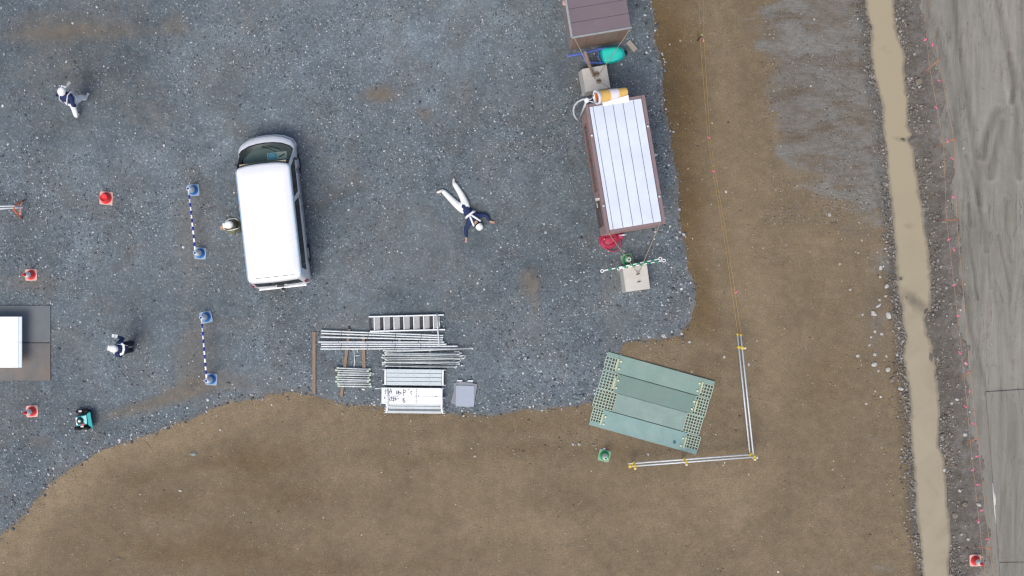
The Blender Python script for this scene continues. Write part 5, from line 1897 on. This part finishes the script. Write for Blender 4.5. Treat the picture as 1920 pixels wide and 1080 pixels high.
def ribbon(px, py, z, label, group):
    c0 = P(px, py, z)
    a = random.uniform(0, 3.1)
    mb = MB()
    d = Vector((math.cos(a), math.sin(a), 0))
    nrm = Vector((-d.y, d.x, 0))
    rows_ = []
    for s in range(5):
        t_ = s / 4 - 0.5
        cpt = d * t_ * 0.11 + Vector((0, 0, -0.05 * abs(t_) * 2 + 0.015 * math.sin(s * 2)))
        rows_.append((cpt - nrm * (0.016 + 0.007 * math.sin(s)), cpt + nrm * 0.017))
    vs = [q for r_ in rows_ for q in r_]
    vs2 = [q + Vector((0, 0, -0.003)) for q in vs]
    fs = [(2 * s, 2 * s + 1, 2 * s + 3, 2 * s + 2) for s in range(4)]
    n_ = len(vs)
    fs += [tuple(n_ + i for i in f[::-1]) for f in fs[:4]]
    mb.add(vs + vs2, fs, True)
    mb.box((0, 0, 0), (0.022, 0.022, 0.022))
    tag(mb.build('ribbon', PINK, None, 0, c0), label, 'ribbon', group)


za, zb = 0.85, 0.40
rope([P(1318, -25, za), P(1320, 75, za), P(1331, 258, za), P(1341, 321, za), P(1365, 460, za), P(1390, 630, 0.95)], 0.0048,
     'upper yellow string running from the guard rail to the top edge', STR, 'string', 'string_line', group='yellow strings above the rail')
rope([P(1310, -25, zb), P(1313, 75, zb), P(1327, 258, zb), P(1337, 321, zb), P(1360, 460, zb), P(1384, 628, zb)], 0.0048,
     'lower yellow string running from the guard rail to the top edge', STR, 'string', 'string_line', group='yellow strings above the rail')
sp_ = G(1308, 76)
sk_ = thing('marker_stake', 'dark marker stake holding the yellow strings near the top', 'stake', sp_)
MB().tube([(0, 0, -0.1), (0, 0, 0.92)], 0.018, 8).build('shaft', mat('dark_stake', (70, 66, 50), 0.8), sk_)
MB().lathe([(0.022, 0), (0.03, 0.02), (0.02, 0.05), (0, 0.052)], 10, c=(0, 0, 0.90)).build('cap', mat('stake_cap', (196, 190, 120), 0.6), sk_)
for q, lb in zip([(1319, 75), (1329.5, 258), (1338, 321), (1381, 548)],
                 ['pink ribbon on the yellow string beside the dark stake', 'pink ribbon second from the top on the yellow string',
                  'smaller pink ribbon third from the top on the yellow string', 'pink ribbon on the yellow string nearest the guard rail']):
    ribbon(q[0], q[1], 0.6, lb, 'ribbons on the yellow strings')

stk = [((1727, 140), (1760, 113), 'topmost orange stake beyond the ditch'), ((1750, 277), (1789, 261), 'orange stake beyond the ditch, second from the top'),
       ((1757, 414), (1794, 412), 'orange stake beyond the ditch, third from the top'), ((1797, 710), (1819, 697), 'bent orange stake beyond the ditch above the steel plate corner'),
       ((1806, 834), (1833, 822), 'orange stake beyond the ditch beside the long steel plate'), ((1827, 1025), (1856, 1028), 'lowest orange stake, just above the red cone')]
tops, mids = [P(1736, -20, 1.4)], [P(1728, -20, 0.75)]
for b_, t_, lb in stk:
    gz = hz(P(*b_).x, P(*b_).y)
    zt_ = 1.55 if b_[1] < 500 else 1.05
    pb_, pt_ = P(*b_, gz), P(*t_, zt_)
    root = thing('marker_stake', lb, 'stake', pb_, 0, 'orange stakes beyond the ditch')
    MB().tube([pb_ - pb_ - Vector((0, 0, 0.1)), pt_ - pb_], 0.011, 6).build('shaft', mat('orange_stake', (214, 134, 90), 0.6), root)
    MB().lathe([(0.014, 0), (0.022, 0.01), (0.016, 0.04), (0, 0.042)], 8, c=pt_ - pb_).build('cap', ORANGE, root)
    tops.append(pt_)
    mids.append(pb_.lerp(pt_, 0.5))
tops.append(P(1866, 1100, 1.05))
mids.append(P(1850, 1100, 0.6))
rope(tops, 0.0065, 'upper orange string along the stakes beyond the ditch', STO, 'string', 'string_line', group='orange strings beyond the ditch')
rope(mids, 0.0065, 'lower orange string along the stakes beyond the ditch', STO, 'string', 'string_line', group='orange strings beyond the ditch')


def z_on(py, which):
    lst = tops if which else mids
    yv = (540 - py) / 60
    ys_ = [q.y for q in lst]
    return float(np.interp(-yv, [-a for a in ys_], [q.z for q in lst]))


for ri, (px_, py_) in enumerate([(1736, 74), (1749, 83), (1761, 151), (1756, 202), (1777, 264), (1786, 297), (1789, 369), (1780, 449), (1789, 468), (1790, 534), (1798, 592),
                 (1800, 662), (1813, 681), (1818, 733), (1811, 763), (1826, 795), (1833, 856), (1825, 881), (1835, 909), (1842, 957), (1835, 977), (1853, 1011)]):
    ribbon(px_, py_, z_on(py_, True) * 0.85, 'pink ribbon on the orange strings beyond the ditch, %s counted from the top' % NTH[ri], 'ribbons on the orange strings')

# ------------------------------------------------------------------ teal wheeled machine
tm = G(157, 789)
teal = thing('wheeled_machine', 'small teal wheeled machine with a white front bar at lower left', 'machine', tm, R(0))
TEAL = mat('teal_paint', (16, 164, 168), 0.4, var=0.1, scale=8)
TEALL = mat('pale_teal_paint', (150, 224, 222), 0.4, var=0.1, scale=8)


def LT(px, py, z):
    return P(px, py, z) - tm


def qbox(pxs, z0_, z1_, m, name, bev=0.012, k=1.0):
    lo = [LT(a, b_, z0_ + tm.z) for a, b_ in pxs]
    hi = [LT(a, b_, z1_ + tm.z) for a, b_ in pxs]
    mb = MB()
    mb.add(lo + hi, [(3, 2, 1, 0), (4, 5, 6, 7), (0, 1, 5, 4), (1, 2, 6, 5), (2, 3, 7, 6), (3, 0, 4, 7)])
    return mb.build(name, m, teal, bevel=bev)


qbox([(141, 782), (161, 777.5), (164, 795), (144.5, 799.5)], 0.12, 0.34, TEAL, 'body')
qbox([(152, 781), (162, 778), (163.5, 794), (158, 795)], 0.342, 0.37, TEALL, 'top_cover')
qbox([(141.5, 783), (145.3, 782.5), (146.2, 797), (143, 797.5)], 0.342, 0.40, mat('machine_white', (232, 244, 244), 0.4), 'front_bar')
qbox([(162.5, 776), (169, 771.5), (174.5, 803), (165.5, 797)], 0.10, 0.36, TEAL, 'rear_hood')
MB().lathe([(0.10, 0), (0.11, 0.06), (0.07, 0.10), (0.05, 0.10), (0.045, 0.06)], 18, c=LT(151, 789, 0.34 + tm.z)).build('engine_ring', mat('dark_green_ring', (18, 60, 62), 0.5), teal)
MB().lathe([(0.04, 0), (0.04, 0.12), (0, 0.125)], 14, c=LT(150.8, 789, 0.34 + tm.z)).build('white_knob', WHITE, teal)
qbox([(152, 795), (158.5, 793.5), (157.5, 798), (151.5, 799)], 0.342, 0.40, mat('machine_red', (210, 90, 96), 0.5), 'red_cover')
qbox([(151, 798.8), (157, 798.2), (156.5, 801), (151, 801)], 0.30, 0.36, WHITE, 'white_label')
for px_, py_, w_ in ((150, 771.5, 1), (147, 803, 1), (163, 771, 1), (162, 802, 1)):
    MB().lathe([(0.03, -0.045), (0.10, -0.05), (0.125, -0.02), (0.125, 0.02), (0.10, 0.05), (0.03, 0.045)], 16, c=LT(px_, py_, 0.125 + tm.z),
               rot=Matrix.Rotation(R(90), 3, 'X')).build('wheel', BLACK, teal)
qbox([(147, 769.5), (153, 769), (153.5, 772.5), (147.5, 773)], 0.27, 0.31, mat('hub_pale', (206, 202, 212), 0.5), 'wheel_guard', 0.006)

# ------------------------------------------------------------------ people
SKIN = mat('skin', (196, 156, 136), 0.6, var=0.06)
NAVY = mat('navy_cloth', (40, 56, 96), 0.9, var=0.15, scale=14)
NAVYD = mat('dark_navy_cloth', (34, 40, 58), 0.9, var=0.15, scale=14)
WCLOTH = mat('white_cloth', (240, 243, 242), 0.9, var=0.08, scale=8)
OLIVE = mat('olive_cloth', (116, 118, 92), 0.9, var=0.15, scale=12)
HELM = mat('white_helmet', (246, 247, 248), 0.3, var=0.02, coat=0.3)
STRAPM = mat('white_webbing', (236, 238, 240), 0.7, var=0.04)
SHOE = mat('dark_shoe', (52, 52, 60), 0.7)
SHOEW = mat('pale_shoe', (232, 224, 220), 0.7)
SHOEB = mat('blue_boot', (62, 96, 136), 0.7)
HAIR = mat('dark_hair', (34, 28, 26), 0.8)
GLOVE = mat('pale_glove', (222, 220, 220), 0.8)


def skin_mesh(name, verts, radii, edges, m, parent, sub=1, root=0):
    me = bpy.data.meshes.new(name)
    me.from_pydata([tuple(v) for v in verts], edges, [])
    o = bpy.data.objects.new(name, me)
    C.objects.link(o)
    mod = o.modifiers.new('skin', 'SKIN')
    mod.use_smooth_shade = True
    for i, r_ in enumerate(radii):
        sv = me.skin_vertices[0].data[i]
        sv.radius = r_ if isinstance(r_, tuple) else (r_, r_)
        sv.use_root = (i == root)
    o.modifiers.new('sub', 'SUBSURF').levels = sub
    o.modifiers['sub'].render_levels = sub
    dg = bpy.context.evaluated_depsgraph_get()
    nm = bpy.data.meshes.new_from_object(o.evaluated_get(dg))
    nm.name = name
    o.modifiers.clear()
    o.data = nm
    nm.materials.clear()
    nm.materials.append(m)
    o.parent = parent
    return o


def person(label, loc, rz, J, top_m, leg_m, shoe_m, hand_m=None, harness=None, glove=False, up=Vector((0, 0, 1)), face=Vector((0, 1, 0)), sleeve_m=None):
    root = thing('person', label, 'person', loc, rz)
    J = {k: Vector(v) for k, v in J.items()}
    V, Rr, E = [], [], []

    def add(p, r_, link=None):
        V.append(Vector(p))
        Rr.append(r_)
        if link is not None:
            E.append((link, len(V) - 1))
        return len(V) - 1
    pel = add(J['pelvis'], 0.08)
    bel = add(J['pelvis'].lerp(J['chest'], 0.5), 0.085, pel)
    che = add(J['chest'], 0.09, bel)
    nk = add(J['neck'], 0.055, che)
    hd = J['head']
    up = up.normalized()
    face = face.normalized()
    side = face.cross(up).normalized()
    jaw = add(hd - up * 0.06 + face * 0.02, 0.062, nk)
    add(hd + up * 0.03, 0.092, jaw)
    add(hd - up * 0.02 + face * 0.105, 0.014, jaw)          # nose
    for s in 'LR':
        sg = 1 if s == 'R' else -1
        sh = add(J[s + 's'], 0.055, che)
        elb = add(J[s + 'e'], 0.044, sh)
        wr_ = add(J[s + 'w'], 0.030, elb)
        hdir = (J[s + 'h'] - J[s + 'w']).normalized()
        lat = hdir.cross(up if abs(hdir.dot(up)) < 0.9 else face).normalized()
        nrm = lat.cross(hdir)
        palm = add(J[s + 'w'] + hdir * 0.06, (0.040, 0.018), wr_)
        for fi, (o_, ln) in enumerate(((-0.030, 0.072), (-0.010, 0.085), (0.010, 0.08), (0.028, 0.062))):
            a = add(J[s + 'w'] + hdir * 0.098 + lat * o_, 0.0095, palm)
            b2 = add(J[s + 'w'] + hdir * (0.098 + ln * 0.55) + lat * o_ * 1.15 - nrm * 0.012, 0.0088, a)
            add(J[s + 'w'] + hdir * (0.098 + ln * 0.95) + lat * o_ * 1.15 - nrm * 0.036, 0.0075, b2)
        a = add(J[s + 'w'] + hdir * 0.045 - lat * sg * 0.045, 0.0105, palm)
        add(J[s + 'w'] + hdir * 0.085 - lat * sg * 0.070 - nrm * 0.012, 0.009, a)
        hp = add(J[s + 'p'], 0.062, pel)
        kn = add(J[s + 'k'], 0.058, hp)
        an = add(J[s + 'a'], 0.042, kn)
        add(J[s + 't'], 0.032, an)
    skin_mesh('body', V, Rr, E, SKIN, root)
    # face and head
    for sg in (1, -1):
        MB().lathe([(0, -0.013), (0.011, -0.007), (0.013, 0), (0.011, 0.007), (0, 0.013)], 8, c=hd + face * 0.082 + side * sg * 0.034 + up * 0.012, cap=False).build('eye', mat('eye_dark', (26, 22, 22), 0.3), root)
        MB().lathe([(0, -0.03), (0.017, -0.018), (0.02, 0), (0.017, 0.018), (0, 0.03)], 8, c=hd + side * sg * 0.092 - up * 0.01, cap=False, sx=0.6).build('ear', SKIN, root)
    fr = Matrix((side, face, up)).transposed()
    MB().box(hd + face * 0.084 - up * 0.062, (0.045, 0.010, 0.010), fr).build('mouth', mat('lip', (150, 84, 78), 0.6), root, bevel=0.003)
    MB().lathe([(0.102, -0.045), (0.105, 0.0), (0.102, 0.05), (0.07, 0.09), (0, 0.108)], 18, c=hd - face * 0.012, rot=fr, cap=False).build('hair', HAIR, root)
    hel = MB()
    hel.lathe([(0.112, 0.025), (0.132, 0.018), (0.132, 0.028), (0.124, 0.036), (0.121, 0.080), (0.104, 0.118), (0.065, 0.143), (0, 0.152)], 24, c=hd - face * 0.005, rot=fr, cap=False, sx=0.92, sy=1.08)
    hel.box(hd + face * 0.140 + up * 0.023, (0.14, 0.06, 0.010), fr)
    h_ = hel.build('helmet', HELM, root)
    MB().tube([hd + side * 0.098 + up * 0.03, hd + side * 0.080 - up * 0.06, hd - up * 0.115 + face * 0.03, hd - side * 0.080 - up * 0.06, hd - side * 0.098 + up * 0.03], 0.008, 6).build('chin_strap', NAVYD, h_)
    # jacket
    V, Rr, E = [], [], []
    lat_ = (J['Rs'] - J['Ls']).normalized()
    w_ = add(J['pelvis'].lerp(J['chest'], -0.42), 0.155)
    w2 = add(J['pelvis'].lerp(J['chest'], 0.15), 0.155, w_)
    b_ = add(J['pelvis'].lerp(J['chest'], 0.6), 0.155, w2)
    c_ = add(J['chest'], 0.155, b_)
    add(J['chest'].lerp(J['neck'], 0.95), 0.075, c_)
    for s in 'LR':
        sh = add(J[s + 's'], 0.085, c_)
        if sleeve_m is None or s == 'R':
            e_ = add(J[s + 'e'], 0.062, sh)
            add(J[s + 'e'].lerp(J[s + 'w'], 1.08), 0.050, e_)
        else:
            add(J[s + 's'].lerp(J[s + 'e'], 0.4), 0.068, sh)
    skin_mesh('jacket', V, Rr, E, top_m, root)
    if sleeve_m is not None:
        V, Rr, E = [], [], []
        a = add(J['Ls'].lerp(J['Le'], 0.25), 0.076)
        a2 = add(J['Le'], 0.068, a)
        add(J['Le'].lerp(J['Lw'], 1.08), 0.052, a2)
        skin_mesh('sleeve', V, Rr, E, sleeve_m, root)
    # trousers
    V, Rr, E = [], [], []
    p_ = add(J['pelvis'].lerp(J['chest'], 0.45), 0.13)
    p2 = add(J['pelvis'], 0.135, p_)
    for s in 'LR':
        hp = add(J[s + 'p'].lerp(J[s + 'k'], 0.12), 0.128, p2)
        kn = add(J[s + 'k'], 0.100, hp)
        add(J[s + 'k'].lerp(J[s + 'a'], 1.04), 0.078, kn)
    skin_mesh('trousers', V, Rr, E, leg_m, root)
    for s in 'LR':
        V, Rr, E = [], [], []
        d = (J[s + 't'] - J[s + 'a'])
        a = add(J[s + 'k'].lerp(J[s + 'a'], 0.90), 0.055)
        a2 = add(J[s + 'a'].lerp(J[s + 't'], -0.12) - Vector((0, 0, 0.012)), 0.050, a)
        a3 = add(J[s + 'a'].lerp(J[s + 't'], 0.6), 0.044, a2)
        add(J[s + 't'] + d.normalized() * 0.03, 0.040, a3)
        skin_mesh('shoe', V, Rr, E, shoe_m, root)
    if glove:
        for s in 'LR':
            hdir = (J[s + 'h'] - J[s + 'w']).normalized()
            sg = 1 if s == 'R' else -1
            lat = hdir.cross(up if abs(hdir.dot(up)) < 0.9 else face).normalized()
            nrm = lat.cross(hdir)
            V, Rr, E = [], [], []
            a0 = add(J[s + 'w'] - hdir * 0.03, 0.042)
            palm = add(J[s + 'w'] + hdir * 0.06, (0.046, 0.024), a0)
            for o_, ln in ((-0.032, 0.072), (-0.011, 0.085), (0.011, 0.08), (0.030, 0.062)):
                a = add(J[s + 'w'] + hdir * 0.098 + lat * o_, 0.0135, palm)
                b2 = add(J[s + 'w'] + hdir * (0.098 + ln * 0.55) + lat * o_ * 1.15 - nrm * 0.012, 0.0128, a)
                add(J[s + 'w'] + hdir * (0.104 + ln * 0.95) + lat * o_ * 1.15 - nrm * 0.036, 0.0115, b2)
            a = add(J[s + 'w'] + hdir * 0.045 - lat * sg * 0.045, 0.0145, palm)
            add(J[s + 'w'] + hdir * 0.088 - lat * sg * 0.072 - nrm * 0.012, 0.013, a)
            skin_mesh('glove', V, Rr, E, GLOVE, root)
    for pts_, r_ in (harness or []):
        MB().tube([Vector(q) for q in pts_], r_, 8, flat=0.35).build('harness_strap', STRAPM, root)
    return root


def dyaw(v):
    """yaw that turns local +y towards world direction v"""
    return math.atan2(v[1], v[0]) - math.pi / 2


# walking man, upper left (local +y forward)
ga_ = G(153, 197)
JA = dict(pelvis=(0, 0.0, 0.93), chest=(-0.07, 0.07, 1.28), neck=(-0.10, 0.11, 1.43), head=(-0.13, 0.16, 1.53),
          Rs=(0.11, 0.08, 1.38), Re=(0.19, -0.14, 1.16), Rw=(0.18, -0.10, 0.98), Rh=(0.18, -0.02, 0.93),
          Ls=(-0.26, 0.06, 1.38), Le=(-0.31, 0.14, 1.12), Lw=(-0.20, 0.36, 1.10), Lh=(-0.17, 0.44, 1.12),
          Rp=(0.09, 0, 0.90), Rk=(0.10, 0.20, 0.54), Ra=(0.10, 0.24, 0.12), Rt=(0.11, 0.40, 0.06),
          Lp=(-0.09, 0.0, 0.90), Lk=(-0.06, -0.12, 0.50), La=(0.02, -0.40, 0.18), Lt=(0.02, -0.30, 0.06))
harA = [([(s * 0.12 - .05, 0.22, 1.15), (s * 0.11 - .07, 0.24, 1.30), (s * 0.13 - .08, 0.10, 1.485), (s * 0.12 - .07, -0.08, 1.38), (s * 0.06 - .04, -0.135, 1.18)], 0.040) for s in (1, -1)]
harA.append(([(0.17 * math.cos(a), 0.03 + 0.17 * math.sin(a), 1.06) for a in np.linspace(0, 6.283, 18)], 0.034))
person('person walking in white trousers, navy jacket and white helmet, upper left of the lot', ga_, dyaw((0.30, 0.95)), JA, NAVY, WCLOTH, SHOEW, harness=harA, sleeve_m=WCLOTH, glove=True)

# man in navy, lower left
gb_ = G(249, 650)
JB = dict(pelvis=(0, 0, 0.93), chest=(0, 0.03, 1.29), neck=(0, 0.07, 1.45), head=(0, 0.12, 1.55),
          Rs=(0.19, 0.02, 1.40), Re=(0.30, -0.02, 1.14), Rw=(0.33, 0.18, 1.08), Rh=(0.34, 0.26, 1.08),
          Ls=(-0.19, 0.02, 1.40), Le=(-0.24, 0.00, 1.12), Lw=(-0.20, 0.16, 0.98), Lh=(-0.18, 0.23, 0.96),
          Rp=(0.09, 0, 0.90), Rk=(0.10, 0.03, 0.50), Ra=(0.11, -0.02, 0.09), Rt=(0.13, 0.15, 0.045),
          Lp=(-0.09, 0, 0.90), Lk=(-0.10, 0.03, 0.50), La=(-0.11, -0.02, 0.09), Lt=(-0.13, 0.15, 0.045))
harB = [([(-0.17, -0.05, 1.42), (-0.12, -0.125, 1.40), (0.0, -0.145, 1.40), (0.12, -0.125, 1.40), (0.17, -0.05, 1.43)], 0.040),
        ([(0.13, 0.15, 1.10), (0.13, 0.16, 1.30), (0.14, 0.05, 1.49), (0.14, -0.11, 1.38), (0.10, -0.16, 1.12)], 0.030)]
fB = (-1.0, 0.12)
person('person in navy clothes and white helmet with a white item in the hand, lower left', gb_, dyaw(fB), JB, NAVY, NAVYD, SHOEB, harness=harB, glove=True)
rb = rotz(dyaw(fB))
cp = gb_ + rb @ Vector((0.345, 0.25, 1.10))
pad = thing('notepad', 'white notepad held by the person in navy at lower left', 'notepad', cp, dyaw(fB))
MB().box((0, 0.06, 0.012), (0.10, 0.085, 0.010)).build('page', mat('paper', (226, 230, 232), 0.8, var=.04), pad)
MB().box((0, -0.04, 0.012), (0.10, 0.085, 0.010)).build('page', mat('paper', (226, 230, 232), 0.8, var=.04), pad)
MB().box((0, 0.01, 0.002), (0.115, 0.21, 0.006)).build('cover', NAVYD, pad)

# man beside the van
gc_ = G(454, 425)
JC = dict(pelvis=(0, 0, 0.93), chest=(0, 0.02, 1.29), neck=(0, 0.04, 1.45), head=(0, 0.08, 1.56),
          Rs=(0.19, 0.0, 1.40), Re=(0.23, 0.07, 1.13), Rw=(0.07, 0.30, 1.12), Rh=(0.02, 0.38, 1.13),
          Ls=(-0.19, 0.0, 1.40), Le=(-0.27, 0.05, 1.14), Lw=(-0.09, 0.28, 1.10), Lh=(-0.03, 0.36, 1.11),
          Rp=(0.09, 0, 0.90), Rk=(0.10, 0.03, 0.50), Ra=(0.11, -0.02, 0.09), Rt=(0.13, 0.15, 0.045),
          Lp=(-0.09, 0, 0.90), Lk=(-0.10, 0.03, 0.50), La=(-0.11, -0.02, 0.09), Lt=(-0.13, 0.15, 0.045))
harC = [([(s * 0.11, 0.15, 1.10), (s * 0.14, 0.16, 1.30), (s * 0.165, 0.03, 1.50), (s * 0.16, -0.11, 1.41), (s * 0.09, -0.165, 1.16)], 0.050) for s in (1, -1)]
person('person in olive work clothes and white helmet standing beside the van', gc_, dyaw((-1.0, -0.22)), JC, OLIVE, OLIVE, SHOE, harness=harC)


# person lying on the gravel; joints laid out in place
def D(zx, zy, z):
    return P(780 + zx / 6.36, 310 + zy / 6.36, z)


g0 = zat(870, 390)
gd_ = Vector((P(872, 392).x, P(872, 392).y, g0))
kd = lambda zx, zy, z: D(zx, zy, g0 + z) - gd_
JD = dict(pelvis=kd(578, 505, 0.13), chest=kd(680, 640, 0.14), neck=kd(718, 688, 0.14), head=kd(747, 722, 0.14),
          Ls=kd(765, 596, 0.13), Le=kd(838, 590, 0.09), Lw=kd(878, 662, 0.06), Lh=kd(915, 680, 0.05),
          Rs=kd(632, 690, 0.13), Re=kd(590, 760, 0.09), Rw=kd(598, 858, 0.06), Rh=kd(600, 900, 0.05),
          Lp=kd(595, 458, 0.12), Lk=kd(530, 330, 0.10), La=kd(448, 205, 0.08), Lt=kd(450, 162, 0.05),
          Rp=kd(528, 515, 0.12), Rk=kd(415, 400, 0.10), Ra=kd(315, 300, 0.08), Rt=kd(255, 322, 0.05))
upD = (JD['head'] - JD['neck']).normalized()
zb_ = 0.30
harD = [([kd(590, 632, 0.20), kd(610, 610, zb_ - .01), kd(645, 585, zb_ + .01), kd(680, 555, zb_ - .01), kd(708, 545, 0.20)], 0.036),
        ([kd(640, 600, zb_ + .01), kd(660, 650, zb_ + .008), kd(690, 725, 0.25)], 0.030),
        ([kd(655, 590, zb_ + .01), kd(710, 625, zb_ + .008), kd(770, 665, 0.25)], 0.030)]
person('person lying flat on the gravel with arms spread, white trousers and navy jacket', gd_, 0, JD, NAVY, WCLOTH, SHOEW, harness=harD,
       up=(upD + Vector((0, 0, 0.55))), face=(upD * 0.55 - Vector((0, 0, 1.0))))

# ------------------------------------------------------------------ small litter on the soil
TWIG = mat('dry_twig', (196, 166, 118), 0.9, var=0.2)
for a, b_, lb in [((270, 826), (287, 850), 'dry straw stalk on the soil at lower left'), ((1853, 1080), (1842, 1072), 'pale stick beside the bottom red cone')]:
    p0, p1 = G(*a, 0.012), G(*b_, 0.012)
    tag(MB().tube([p0, p0.lerp(p1, 0.5) + Vector((0.02, 0, 0.004)), p1], 0.009, 5).build('stick', TWIG), lb, 'stick')
tag(MB().tube([G(92 + 5 * math.cos(q), 901 + 5 * math.sin(q), 0.012) for q in np.linspace(0.4, 5.6, 12)], 0.01, 5).build('wire_ring', mat('wire', (150, 150, 148), 0.5, .3)), 'small wire ring at the edge of the gravel, lower left', 'wire')
